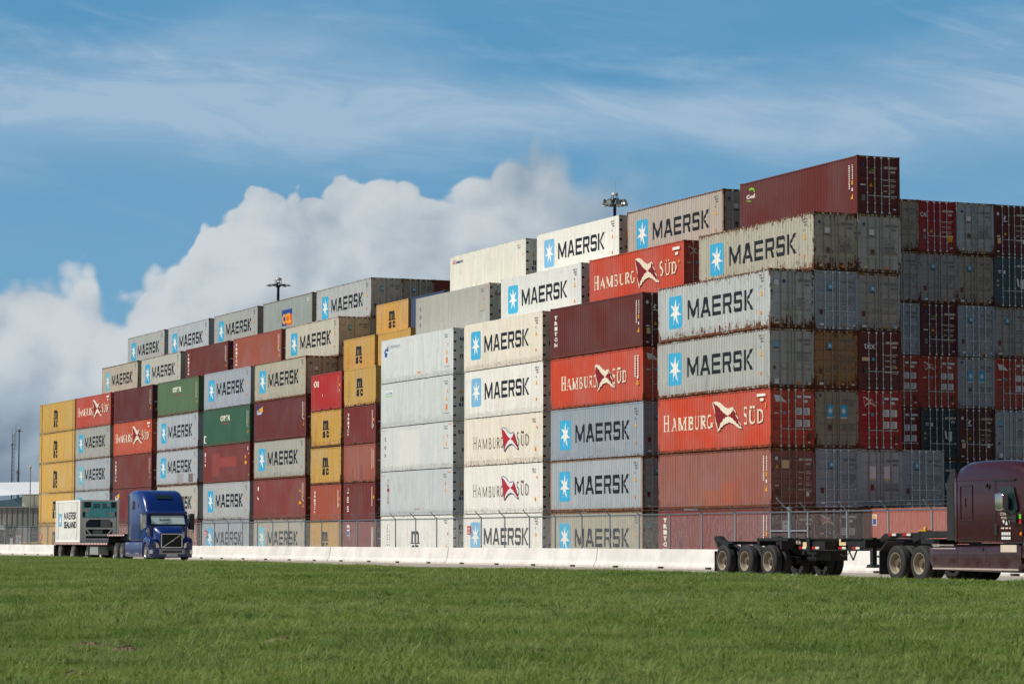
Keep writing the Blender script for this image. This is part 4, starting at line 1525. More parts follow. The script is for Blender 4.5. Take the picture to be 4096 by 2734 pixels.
cir = wt.add(cir, wt.mul(wt.ss(V, .9, 1.5, 0.0, .10), wt.ss(st1, .25, .7, .4, 1.0)))
cir = wt.m('MINIMUM', cir, .76)
col = wt.mix(cir, blue, lin((172, 195, 216)))
col = wt.mix(cum, col, ccol)
# outside the photographed part keep the physical sky
phys = wt.mix(1.0, sky.outputs[0], (0.057, 0.053, 0.047), 'MULTIPLY')
front = wt.mul(wt.ss(dy, 0.3, 0.75), wt.ss(dz, 0.28, 0.5, 1.0, 0.0))
wt.l.new(wt.mix(front, phys, col), bg.inputs[0])
bg.inputs[1].default_value = 1.0

scene.view_settings.view_transform = 'Standard'
scene.view_settings.look = 'None'
scene.view_settings.exposure = 0.0
scene.view_settings.gamma = 1.0
scene.cycles.max_bounces = 6
scene.cycles.diffuse_bounces = 3
scene.cycles.glossy_bounces = 3
scene.cycles.transparent_max_bounces = 8
scene.cycles.use_denoising = True
scene.render.film_transparent = False

# ------------------------------------------------------------------ ground
m, nt, b = mat_base('yard_gravel')
tc = nt.new('ShaderNodeTexCoord').outputs['Object']
n1 = nt.noise(tc, .05, 5, .6)
n2 = nt.noise(tc, 2.0, 6, .7)
nt.l.new(nt.mix(nt.ss(n2, .3, .7), nt.mix(n1, (.16, .15, .13), (.24, .225, .2)), (.2, .19, .17)), b.inputs['Base Color'])
b.inputs['Roughness'].default_value = .95
YARD = m
g = MB()
N = 24
for i in range(N):
    pass
g.face([(-4000, -600, -0.004), (4000, -600, -0.004), (4000, 6000, -0.004), (-4000, 6000, -0.004)])
tag(g.build('ground', YARD), kind='structure')

m, nt, b = mat_base('road_concrete')
tc = nt.new('ShaderNodeTexCoord').outputs['Object']
n1 = nt.noise(tc, .25, 5, .6)
n2 = nt.noise(tc, 9.0, 6, .75)
c = nt.mix(n1, (.34, .295, .245), (.44, .385, .325))
c = nt.mix(nt.ss(n2, .35, .75, 0, .45), c, (.2, .18, .16))
nt.l.new(c, b.inputs['Base Color'])
b.inputs['Roughness'].default_value = .9
ROAD = m


def ribbon(name, v0, v1, z, mat, u0=-260, u1=420, thick=.2, step=20.0):
    r = MB()
    n = int((u1 - u0) / step)
    for i in range(n):
        a_, b_ = u0 + (u1 - u0) * i / n, u0 + (u1 - u0) * (i + 1) / n
        r.face([tuple(W(a_, v0, z)), tuple(W(b_, v0, z)), tuple(W(b_, v1, z)), tuple(W(a_, v1, z))])
    for v in (v0, v1):
        r.face([tuple(W(u0, v, z)), tuple(W(u1, v, z)), tuple(W(u1, v, z - thick)), tuple(W(u0, v, z - thick))])
    return r.build(name, mat)


tag(ribbon('road', -29.0, -10.2, ROADZ, ROAD), kind='structure')

# ------------------------------------------------------------------ grass field
m, nt, b = mat_base('lawn_soil')
geo = nt.new('ShaderNodeNewGeometry').outputs['Position']
n1 = nt.noise(geo, .35, 5, .6)
n2 = nt.noise(geo, 7.0, 6, .7)
c = nt.mix(n1, (.06, .10, .02), (.09, .13, .035))
c = nt.mix(nt.ss(n2, .35, .7), c, (.035, .05, .015))
spot = nt.noise(geo, .9, 5, .65)
spot = nt.ss(spot, .69, .74)
c = nt.mix(spot, c, (.11, .07, .045))
nt.l.new(c, b.inputs['Base Color'])
b.inputs['Roughness'].default_value = .95
SOIL = m


def field_z(x, y):
    return FIELDZ + .05 * math.sin(x * .21 + 1.3) * math.sin(y * .093 + .5) + .03 * math.sin(x * .55 + y * .31)


EDGEV = -24.2


def edge_v(u):
    return EDGEV + .16 * math.sin(u * .37) + .12 * math.sin(u * 1.13 + 1) + .05 * math.sin(u * 3.1)


gm = MB()
us = [-120 + 1.5 * i for i in range(int(330 / 1.5))]
vs_off = [0, .25, .7, 1.5, 3, 5, 8, 11, 14, 17, 20, 23, 26, 29, 32, 35, 38, 41, 45, 50, 60]
grid = []
for u in us:
    row = []
    ev = edge_v(u)
    for k, dv in enumerate(vs_off):
        p = W(u, ev - dv)
        z = field_z(p.x, p.y)
        if k == 0: z = ROADZ - .01
        elif k == 1: z = ROADZ + (z - ROADZ) * .55
        elif k == 2: z = ROADZ + (z - ROADZ) * .9
        row.append(gm.addv((p.x, p.y, z)))
    grid.append(row)
for i in range(len(us) - 1):
    for k in range(len(vs_off) - 1):
        gm.f.append([grid[i][k], grid[i + 1][k], grid[i + 1][k + 1], grid[i][k + 1]]); gm.mi.append(0)
lawn = gm.build('grass_field', SOIL, smooth=60)
tag(lawn, kind='structure')

# blades: a few tufts scattered over strips of the field; one uncountable object
m, nt, b = mat_base('grass_blade')
geo = nt.new('ShaderNodeNewGeometry').outputs['Position']
rnd = nt.new('ShaderNodeObjectInfo').outputs['Random']
n0 = nt.noise(geo, .16, 4, .55)
n1 = nt.noise(nt.vmul(geo, (.55, .32, 1)), 1.0, 6, .62)
n2 = nt.noise(geo, 2.6, 4, .65)
c = nt.mix(nt.ss(n1, .38, .62), (.125, .215, .036), (.305, .375, .088))
c = nt.mix(nt.ss(n0, .40, .66), c, (.31, .37, .12))
c = nt.mix(nt.mul(nt.ss(n2, .35, .65), .65), c, (.095, .205, .026))
c = nt.mix(nt.mul(nt.ss(rnd, .0, 1.0), .3), c, (.29, .31, .11))
c = nt.mix(nt.ss(rnd, .93, .97, 0, .6), c, (.32, .27, .15))
nt.l.new(c, b.inputs['Base Color'])
b.inputs['Roughness'].default_value = .55
b.inputs['Specular IOR Level'].default_value = .25
tr = nt.new('ShaderNodeBsdfTranslucent')
nt.l.new(c, tr.inputs[0])
mx = nt.new('ShaderNodeMixShader')
mx.inputs[0].default_value = .4
nt.l.new(b.outputs[0], mx.inputs[1]); nt.l.new(tr.outputs[0], mx.inputs[2])
nt.l.new(mx.outputs[0], [n for n in nt.n if n.type == 'OUTPUT_MATERIAL'][0].inputs[0])
BLADE = m


def tuft_mesh(seed, n, rad, h, w):
    rr = random.Random(seed)
    t = MB()
    for i in range(n):
        a_ = rr.uniform(0, 2 * math.pi); q = rad * math.sqrt(rr.random())
        x, y = q * math.cos(a_), q * math.sin(a_)
        lean = rr.uniform(.4, 1.7) * h
        d = rr.uniform(0, 2 * math.pi)
        hh = h * rr.uniform(.45, 1.1)
        px, py = -math.sin(d) * w / 2, math.cos(d) * w / 2
        mx_, my_ = x + math.cos(d) * lean * .35, y + math.sin(d) * lean * .35
        tx, ty = x + math.cos(d) * lean, y + math.sin(d) * lean
        A = t.addv((x - px, y - py, -.01)); B = t.addv((x + px, y + py, -.01))
        C = t.addv((mx_ + px * .8, my_ + py * .8, hh * .62)); D_ = t.addv((mx_ - px * .8, my_ - py * .8, hh * .62))
        T = t.addv((tx, ty, hh))
        t.f += [[A, B, C, D_], [D_, C, T]]; t.mi += [0, 0]
    return t.mesh('tuft', [BLADE], fixn=False)


# geometry-nodes scatter over strips of the field
def gn_scatter(name, tris, dens, tufts, smin, smax, seed):
    e = MB()
    for t in tris:
        e.face(t)
    ob = e.build(name, BLADE, fixn=False)
    srcs = []
    ng = bpy.data.node_groups.new('scatter', 'GeometryNodeTree')
    ng.interface.new_socket('Geometry', in_out='INPUT', socket_type='NodeSocketGeometry')
    ng.interface.new_socket('Geometry', in_out='OUTPUT', socket_type='NodeSocketGeometry')
    nn, ll = ng.nodes, ng.links
    gi = nn.new('NodeGroupInput'); go = nn.new('NodeGroupOutput')
    dp = nn.new('GeometryNodeDistributePointsOnFaces'); dp.inputs['Density'].default_value = dens; dp.inputs['Seed'].default_value = seed
    ll.new(gi.outputs[0], dp.inputs['Mesh'])
    ip = nn.new('GeometryNodeInstanceOnPoints')
    ll.new(dp.outputs['Points'], ip.inputs['Points'])
    jg = nn.new('GeometryNodeGeometryToInstance')
    for me in tufts:
        so = bpy.data.objects.new('grass_tuft', me)      # not linked: only a source for the scatter
        oi = nn.new('GeometryNodeObjectInfo'); oi.inputs['Object'].default_value = so
        ll.new(oi.outputs['Geometry'], jg.inputs[0])
    ll.new(jg.outputs[0], ip.inputs['Instance'])
    ip.inputs['Pick Instance'].default_value = True
    rv = nn.new('FunctionNodeRandomValue'); rv.data_type = 'FLOAT_VECTOR'
    rv.inputs[0].default_value = (-.12, -.12, 0); rv.inputs[1].default_value = (.12, .12, 6.283)
    ll.new(rv.outputs[0], ip.inputs['Rotation'])
    rs = nn.new('FunctionNodeRandomValue'); rs.data_type = 'FLOAT'
    rs.inputs[2].default_value = smin; rs.inputs[3].default_value = smax; rs.inputs['Seed'].default_value = 5
    tn = nn.new('ShaderNodeTexNoise'); tn.inputs['Scale'].default_value = 1.1; tn.inputs['Detail'].default_value = 3
    cl = nn.new('ShaderNodeMapRange'); cl.inputs[1].default_value = .38; cl.inputs[2].default_value = .66; cl.inputs[3].default_value = .65; cl.inputs[4].default_value = 1.5
    ll.new(tn.outputs['Fac'], cl.inputs[0])
    mu = nn.new('ShaderNodeMath'); mu.operation = 'MULTIPLY'
    ll.new(rs.outputs[1], mu.inputs[0]); ll.new(cl.outputs[0], mu.inputs[1])
    ll.new(mu.outputs[0], ip.inputs['Scale'])
    ll.new(ip.outputs[0], go.inputs[0])
    md = ob.modifiers.new('scatter', 'NODES'); md.node_group = ng
    return ob


def strip(y0, y1, step):
    """part of the field in front of the camera between two distances, clipped at the road edge"""
    out = []
    y = y0
    while y < y1 - 1e-6:
        h = min(step, y1 - y)
        xw0, xw1 = -(y + h) * .2 - 3, (y + h) * .2 + 3
        nx = max(1, int((xw1 - xw0) / step))
        for i in range(nx):
            xa, xb = xw0 + (xw1 - xw0) * i / nx, xw0 + (xw1 - xw0) * (i + 1) / nx
            pts = [(xa, y), (xb, y), (xb, y + h), (xa, y + h)]

            def vu(p):
                rx, ry = p[0] - OX, p[1] - OY
                return rx * VL[0] + ry * VL[1], rx * UL[0] + ry * UL[1]
            if all(vu(p)[0] < edge_v(vu(p)[1]) - .12 for p in pts):
                out.append([(p[0], p[1], field_z(*p) - (.03 if any(vu(q)[0] > edge_v(vu(q)[1]) - 1.2 for q in pts) else 0)) for p in pts])
        y += h
    return out


tag(gn_scatter('grass', strip(16, 34, 1.2), 150, [tuft_mesh(i, 22, .10, .060, .0055) for i in range(4)] + [tuft_mesh(9, 9, .07, .105, .006)], .7, 1.35, 1), kind='stuff')
tag(gn_scatter('grass', strip(34, 60, 1.5), 60, [tuft_mesh(20 + i, 22, .16, .060, .008) for i in range(4)] + [tuft_mesh(29, 9, .1, .105, .009)], .7, 1.35, 2), kind='stuff')
tag(gn_scatter('grass', strip(60, 170, .8), 22, [tuft_mesh(40 + i, 24, .26, .060, .013) for i in range(4)] + [tuft_mesh(49, 9, .2, .11, .014)], .75, 1.3, 3), kind='stuff')

# ------------------------------------------------------------------ concrete barriers along the road
m, nt, b = mat_base('barrier_concrete')
tc = nt.new('ShaderNodeTexCoord').outputs['Object']
rnd = nt.mul(nt.new('ShaderNodeObjectInfo').outputs['Random'], 40.0)
co = nt.vadd(tc, nt.xyz(rnd, rnd, 0.0))
n1 = nt.noise(co, .8, 5, .6)
n2 = nt.noise(nt.vmul(co, (3, 3, .5)), 1.0, 6, .65)
_, _, bz = nt.sep(tc)
c = nt.mix(nt.ss(n1, .3, .7), (.60, .575, .54), (.74, .72, .685))
c = nt.mix(nt.ss(n2, .5, .8, 0, .5), c, (.5, .46, .41))
c = nt.mix(nt.mul(nt.ss(bz, .28, .0), nt.ss(n2, .3, .7, .1, .55)), c, (.42, .37, .32))
nt.l.new(c, b.inputs['Base Color'])
b.inputs['Roughness'].default_value = .85
CONC = m
BL = 8.87
prof_full = [(-.30, 0), (-.30, .08), (-.18, .26), (-.105, .80), (-.085, .815), (.085, .815), (.105, .80), (.18, .26), (.30, .08), (.30, 0)]


def barrier_mesh():
    mb = MB()
    def ring(x, zb):
        r = []
        for y, z in prof_full:
            r.append((x, y, max(z, zb)))
        return r
    e = .006
    cuts = [(0 + e, 0), (BL * .25 - .28, 0), (BL * .25 - .28, .085), (BL * .25 + .28, .085), (BL * .25 + .28, 0),
            (BL * .75 - .28, 0), (BL * .75 - .28, .085), (BL * .75 + .28, .085), (BL * .75 + .28, 0), (BL - e, 0)]
    mb.loft([ring(-x, zb) for x, zb in cuts])
    # joint shoulder
    return mb.mesh('concrete_barrier', [CONC])


bme = barrier_mesh()
for i in range(-6, 20):
    u = 3.6 + BL * i
    if u < -48 or u > 190:
        continue
    o = link('concrete_barrier', bme)
    o.location = W(u, -11.6, ROADZ + .001)
    rj = random.Random(i)
    o.location += Vector((UL[0] * 0, 0, 0)) + Vector((VL[0], VL[1], 0)) * rj.uniform(-.02, .02)
    o.rotation_euler = (0, 0, YAW)
    tag(o, 'white concrete road barrier segment in the long line in front of the fence', 'barrier', 'concrete barriers lining the road')

# ------------------------------------------------------------------ chain-link fence with barbed wire arms
GALV = plain('fence_steel', lin((160, 172, 178)), .45, .35, .12)
WIRE = plain('fence_wire', lin((126, 130, 132)), .5, .4, .1)
FV, FS, FU0 = -9.9, 3.05, -18.0
fence = bpy.data.objects.new('chain_link_fence', None)
COL.objects.link(fence)
fence.location = W(FU0, FV, 0)
fence.rotation_euler = (0, 0, YAW)
tag(fence, 'long galvanised chain-link fence with barbed wire arms behind the concrete barriers', 'fence')
u0f, u1f = -48.5, 150.0
pm_ = MB()
pm_.tube((0, 0, 0), (0, 0, 2.42), .036, 8)
pm_.box(-.02, .02, -.03, .02, 2.38, 2.50)
pm_.tube((0, 0, 2.44), (0, -.36, 2.80), .022, 6)
pme = pm_.mesh('fence_post', [GALV], smooth=40)
k = 0
for i in range(-10, 56):
    u = FU0 + FS * i
    o = link('post', pme, fence, (-(u - FU0), 0, 0))
# thick terminal post with brace rails
tp = MB()
tp.tube((0, 0, 0), (0, 0, 2.62), .075, 12)
tp.box(-.08, .08, -.08, .08, 2.6, 2.64)
tp.tube((0, -.05, 2.5), (0, -.6, 3.0), .03, 6)
tp.build('terminal_post', GALV, fence, (-(-18.0 - 1.58 - FU0) , 0, 0), smooth=40)
br = MB()
br.tube((0, 0, 1.69), (1.52, 0, 1.69), .026, 8)
br.tube((1.65, 0, 1.69), (3.05, 0, 1.69), .026, 8)
br.build('brace_rail', GALV, fence, smooth=40)
rl = MB()
rl.tube((-(u1f - FU0), 0, 2.44), (-(u0f - FU0), 0, 2.44), .026, 8)
rl.build('top_rail', GALV, fence, smooth=40)
wr = MB()
for q in (.1, .55, .98):
    wr.tube((-(u1f - FU0), -.36 * q, 2.44 + .36 * q), (-(u0f - FU0), -.36 * q, 2.44 + .36 * q), .005, 4, caps=False)
wr.build('barbed_wire', WIRE, fence)


def chainlink(x0, x1, z0, z1, pitch, r):
    cm = MB()
    h = z1 - z0
    n = int((x1 - x0 + h) / pitch)
    for i in range(n):
        for sgn in (1, -1):
            xa = x0 - h + i * pitch if sgn > 0 else x0 + i * pitch
            p0, p1 = (xa, z0), (xa + sgn * h, z1)
            # clip to the panel
            def clip(p, q):
                (ax, az), (bx, bz_) = p, q
                t0, t1 = 0.0, 1.0
                dxx = bx - ax
                for lim, s in ((x0, 1), (x1, -1)):
                    da, db = s * (ax - lim), s * (bx - lim)
                    if da < 0 and db < 0: return None
                    if da < 0: t0 = max(t0, da / (da - db))
                    elif db < 0: t1 = min(t1, da / (da - db))
                if t1 <= t0: return None
                L = lambda t: (ax + dxx * t, az + (bz_ - az) * t)
                return L(t0), L(t1)
            cl = clip(p0, p1)
            if not cl: continue
            a_, b_ = cl
            y = .002 * sgn
            dx_, dz_ = b_[0] - a_[0], b_[1] - a_[1]
            ll_ = math.hypot(dx_, dz_)
            if ll_ < .05: continue
            nx, nz = -dz_ / ll_ * r, dx_ / ll_ * r
            cm.f.append([cm.addv((a_[0] + nx, y, a_[1] + nz)), cm.addv((b_[0] + nx, y, b_[1] + nz)), cm.addv((b_[0], y - r, b_[1])), cm.addv((a_[0], y - r, a_[1]))]); cm.mi.append(0)
            cm.f.append([cm.addv((a_[0], y - r, a_[1])), cm.addv((b_[0], y - r, b_[1])), cm.addv((b_[0] - nx, y, b_[1] - nz)), cm.addv((a_[0] - nx, y, a_[1] - nz))]); cm.mi.append(0)
    return cm


cm = chainlink(-(u1f - FU0), -(u0f - FU0), .06, 2.44, .0762, .0017)
cm.build('wire_mesh', WIRE, fence, (0, .04, 0), fixn=False)

# signs wired to the fence
SIGNR = ink('signred', *INKS['signred'])


def fence_sign(u, z0, z1, w, label, base='signred'):
    s = MB()
    s.box(-w / 2, w / 2, -.012, 0, z0, z1)
    o = s.build('warning_sign', ink(base, *INKS[base]), None)
    o.location = W(u, FV - .045, 0)
    o.rotation_euler = (0, 0, YAW)
    tag(o, label, 'sign')
    d = Decal()
    n = 5
    for i in range(n):
        z = z1 - .08 - i * (z1 - z0 - .1) / n
        if i == 2: d.rect(-w / 2 + .04, w / 2 - .04, z - .03, z - .015, 'sheet')
        else:
            x = -w / 2 + .06
            rr = random.Random(i)
            while x < w / 2 - .12:
                q = rr.choice((.05, .08)); d.rect(x, x + q, z - .05, z, 'skin'); x += q + .03
    link('sign_lettering', d.mesh('sign_lettering'), o, (0, -.013, 0))
    return o


fence_sign(13.98, 1.60, 2.04, .52, 'red warning sign on the fence before the white star container')
fence_sign(59.98, 1.50, 1.94, .58, 'red warning sign on the fence before the blue-grey star container')
fence_sign(106.25, 1.37, 1.80, .6, 'red warning sign on the fence before the leftmost yellow stack')
# ------------------------------------------------------------------ trucks (x forward along the road, y = 0 on the camera side)
TV = -21.9
BLUEP = None


def carpaint(name, c, rough=.28, coat=.7):
    m, nt, b = mat_base(name)
    tc = nt.new('ShaderNodeTexCoord').outputs['Object']
    n = nt.noise(tc, 2.2, 5, .65)
    _, _, z = nt.sep(tc)
    dust = nt.mul(nt.ss(z, 1.3, .3), nt.ss(n, .35, .7, .05, .4))
    cc = nt.mix(dust, c, (.13, .105, .10))
    nt.l.new(cc, b.inputs['Base Color'])
    nt.put(b.inputs['Roughness'], nt.add(nt.mr(n, .3, .7, rough - .06, rough + .1), nt.mul(dust, .4)))
    b.inputs['Coat Weight'].default_value = coat
    b.inputs['Coat Roughness'].default_value = .06
    b.inputs['Specular IOR Level'].default_value = .45
    return m


P_BLUE = carpaint('truck_blue', lin((4, 42, 112)))
P_MAROON = carpaint('truck_maroon', lin((52, 12, 26)), .24)
RUBBER = plain('tyre_rubber', (.022, .022, .023), .75, var=.35, scale=6)
RIM = plain('rim_painted', lin((158, 148, 130)), .45, .15, .15)
ALU = plain('rim_aluminium', lin((200, 200, 200)), .3, .8, .1)
BLACKP = plain('chassis_black', (.018, .018, .019), .5, var=.4)
BLKPL = plain('black_plastic', (.025, .025, .027), .5)
CHROME = plain('bright_metal', lin((205, 208, 212)), .16, .95, .05)
SILVER = plain('silver_plastic', lin((168, 170, 172)), .4, .4, .08)
GLASSM, nt, b = mat_base('tinted_glass')
b.inputs['Base Color'].default_value = (.012, .03, .034, 1)
b.inputs['Roughness'].default_value = .05
b.inputs['Specular IOR Level'].default_value = .7
LAMP = plain('lamp_lens', lin((240, 240, 226)), .12, .25, .08, coat=.5)
HUB = plain('hub_dark', lin((96, 84, 72)), .6, .1, .3)  # hub and nuts, darker brown than the rim lip
DISC = plain('wheel_disc', lin((150, 136, 118)), .6, .1, .25)
AMBER = plain('amber_lens', lin((232, 120, 20)), .25)
TAPER = plain('tape_red', lin((176, 36, 40)), .4)
TAPEW = plain('tape_white', lin((220, 216, 208)), .4)
SHADE = plain('sun_shade', lin((214, 236, 234)), .35, .2, .2, scale=1.5)


def truck_root(name, x0, label, cat):
    o = bpy.data.objects.new(name, None)
    COL.objects.link(o)
    o.location = W(-x0, TV, ROADZ)
    o.rotation_euler = (0, 0, YAW)
    tag(o, label, cat)
    return o


_WM = {}


def wheel(parent, x, y, r, side, dual=True, rim=None, front=False, x0=0.0):
    """side +1: outer face towards y = 0. Tyre (one or two) with a dished rim as sub-part"""
    key = (r, dual, front)
    if key not in _WM:
        t = MB()
        w = .27

        def tyre(ya):
            t.lathe([(r * .60, ya + .02), (r * .66, ya), (r * .90, ya + .004), (r * .975, ya + .03), (r, ya + .06), (r, ya + .10), (r * .985, ya + .105), (r * .985, ya + .115),
                     (r, ya + .12), (r, ya + .16), (r * .985, ya + .165), (r * .985, ya + .175), (r, ya + .18), (r, ya + w - .05), (r * .975, ya + w - .03), (r * .9, ya + w), (r * .6, ya + w - .01), (r * .58, ya + w / 2), (r * .60, ya + .02)], (0, 0, 0), 'y', 36)
        tyre(0)
        if dual: tyre(.33)
        tm = t.mesh('wheel', [RUBBER], smooth=35)
        q = MB()
        R0 = r * .61
        if front:
            q.lathe([(R0, .0), (R0 * .97, .015), (R0 * .9, .03), (R0 * .82, .02), (R0 * .45, .0), (R0 * .40, -.03), (.001, -.04)], (0, 0, 0), 'y', 28)
            for i in range(10):
                a_ = 2 * math.pi * i / 10
                q.tube((R0 * .68 * math.cos(a_), .012, R0 * .68 * math.sin(a_)), (R0 * .68 * math.cos(a_), -.004, R0 * .68 * math.sin(a_)), .045, 8, mi=1)
        else:
            q.lathe([(R0, .008), (R0 * 1.0, -.004), (R0 * .94, .0), (R0 * .90, .06), (R0 * .86, .17)], (0, 0, 0), 'y', 28)
            q.lathe([(R0 * .86, .17), (R0 * .72, .20), (R0 * .50, .19)], (0, 0, 0), 'y', 28, 2)
            q.lathe([(R0 * .50, .19), (R0 * .46, .12), (R0 * .34, .08), (R0 * .30, .05), (.001, .045)], (0, 0, 0), 'y', 20, 1)
            for i in range(10):
                a_ = 2 * math.pi * i / 10
                q.tube((R0 * .62 * math.cos(a_), .20, R0 * .62 * math.sin(a_)), (R0 * .62 * math.cos(a_), .165, R0 * .62 * math.sin(a_)), .02, 6, mi=1)
        qm = q.mesh('rim', [RIM, HUB, DISC], smooth=40)
        _WM[key] = (tm, qm)
    tm, qm = _WM[key]
    o = link('wheel', tm, parent, (x - x0, y, r))
    if side < 0:
        o.rotation_euler = (0, 0, math.pi)
    q = link('rim', qm, o)
    q.material_slots[0].link = 'OBJECT'
    q.material_slots[0].material = rim or RIM
    return o


# ---------------------------------------------------------------- blue tractor
X0 = -33.5
bt = truck_root('semi_truck', X0, 'blue long-nosed truck with silver-framed grille heading towards the camera', 'truck')
OFF = (X0, 0, 0)


def ring(x, y0, y1, z0, z1, r=.12, rb=.05): return rring(x, y0, y1, z0, z1, r, rb)


MB.xf = lambda x: x if x < -33 else -33 + (x + 33) * .76
c = MB(OFF)
c.loft([ring(-35.78, .03, 2.47, 1.16, 3.80, .16), ring(-35.70, .0, 2.5, 1.14, 3.90, .18), ring(-35.0, .0, 2.5, 1.12, 3.97, .22), ring(-34.3, .0, 2.5, 1.12, 3.98, .26),
        ring(-33.75, .0, 2.5, 1.12, 3.90, .32), ring(-33.3, .02, 2.48, 1.12, 3.70, .36), ring(-32.95, .04, 2.46, 1.12, 3.42, .36), ring(-32.65, .06, 2.44, 1.12, 3.08, .32),
        ring(-32.45, .08, 2.42, 1.12, 2.84, .26), ring(-32.30, .1, 2.4, 1.12, 2.70, .18), ring(-32.26, .12, 2.38, 1.12, 2.62, .12)], caps=True)
cab = c.build('cab', P_BLUE, bt, smooth=50)
MB.xf = lambda x: x if x < -33 else -33 + (x + 33) * .76
c = MB(OFF)      # lower front of the cab under the windscreen, and the pillars
c.loft([ring(-32.28, .12, 2.38, 1.0, 2.02, .06), ring(-31.78, .16, 2.34, 1.0, 1.98, .06)])
for y in (.12, 2.30):
    c.prism([(-32.3, 2.66), (-32.2, 2.66), (-31.72, 1.98), (-31.84, 1.98)], 'y', y, y + .08)
c.build('cowl', P_BLUE, bt, smooth=40)
# bright visor lip over the windscreen
c = MB(OFF)
c.loft([ring(-32.34, .05, 2.45, 2.60, 2.80, .08, .04), ring(-32.12, .1, 2.4, 2.62, 2.72, .04, .03)])
c.build('sun_visor', P_BLUE, bt, smooth=40)
c = MB(OFF)
ws = [(-32.18, .22, 2.64), (-32.18, 2.28, 2.64), (-31.78, 2.30, 2.0), (-31.78, .20, 2.0)]
c.face(ws)
for i in range(4):
    pass
wsm, nt, b = mat_base('windscreen_glass')
b.inputs['Base Color'].default_value = (.75, .85, .84, 1)
b.inputs['Roughness'].default_value = .03
b.inputs['Transmission Weight'].default_value = .9
b.inputs['IOR'].default_value = 1.05
b.inputs['Specular IOR Level'].default_value = .8
win = c.build('windscreen', GLASSM, bt)
c = MB(OFF)      # folding shade pressed against the inside of the screen, seen through it
c.face([(-32.12, .30, 2.53), (-32.12, 2.20, 2.53), (-31.83, 2.22, 2.06), (-31.83, .28, 2.06)])
for (x, y, z) in ():
    pass
shd = c.build('sun_shade', SHADE, win, (.012, 0, .008))
d = Decal()
d.text('RAND', .78, .19, .13, 'ink', w=.62, bold=.02)
d.poly([(.72, .08), (1.2, .05), (1.62, .15), (1.2, .09)], 'ink')
t = link('shade_lettering', d.mesh('shade_lettering', None, 'door'), win, (-33 + (-31.83 + 33) * .76 - X0 + .018, .0, 2.07))
t.rotation_euler = (0, -math.atan2(.29 * .76, .47), 0)
# side glass and door lines, near and far
for y, s in ((.0, 1), (2.5, -1)):
    c = MB(OFF)
    yy = y + (.012 if s > 0 else -.012) - .02 * s
    c.prism([(-33.35, 1.95), (-32.45, 1.95), (-32.42, 2.1), (-32.52, 2.58), (-33.35, 2.58)], 'y', yy - .01, yy + .01)
    c.build('side_window', GLASSM, bt)
    c = MB(OFF)
    c.box(-33.46, -33.44, yy - .008, yy + .008, 1.2, 2.66); c.box(-33.46, -32.3, yy - .008, yy + .008, 2.66, 2.68); c.box(-33.3, -33.1, yy - .03, yy + .03, 1.62, 1.66)
    c.build('door_trim', BLKPL, bt)
    c = MB(OFF)   # sleeper side windows and vent
    c.prism([(-35.1, 2.9), (-34.55, 2.9), (-34.55, 3.35), (-34.95, 3.4)], 'y', yy - .008, yy + .008)
    c.box(-33.85, -33.78, yy - .012, yy + .012, 3.0, 3.2)
    c.build('sleeper_window', BLKPL, bt)
c = MB(OFF)      # black fairing edge behind the sleeper
c.box(-36.1, -35.8, .02, .06, 1.2, 3.75); c.box(-36.1, -35.8, 2.44, 2.48, 1.2, 3.75)
c.build('side_extender', BLKPL, bt)
c = MB(OFF)      # dark roof window in the slope of the fairing
c.face([(-33.24, .78, 3.69), (-33.24, 1.72, 3.69), (-32.97, 1.72, 3.475), (-32.97, .78, 3.475)])
rw = c.build('roof_window', GLASSM, bt, (.014, 0, .016))
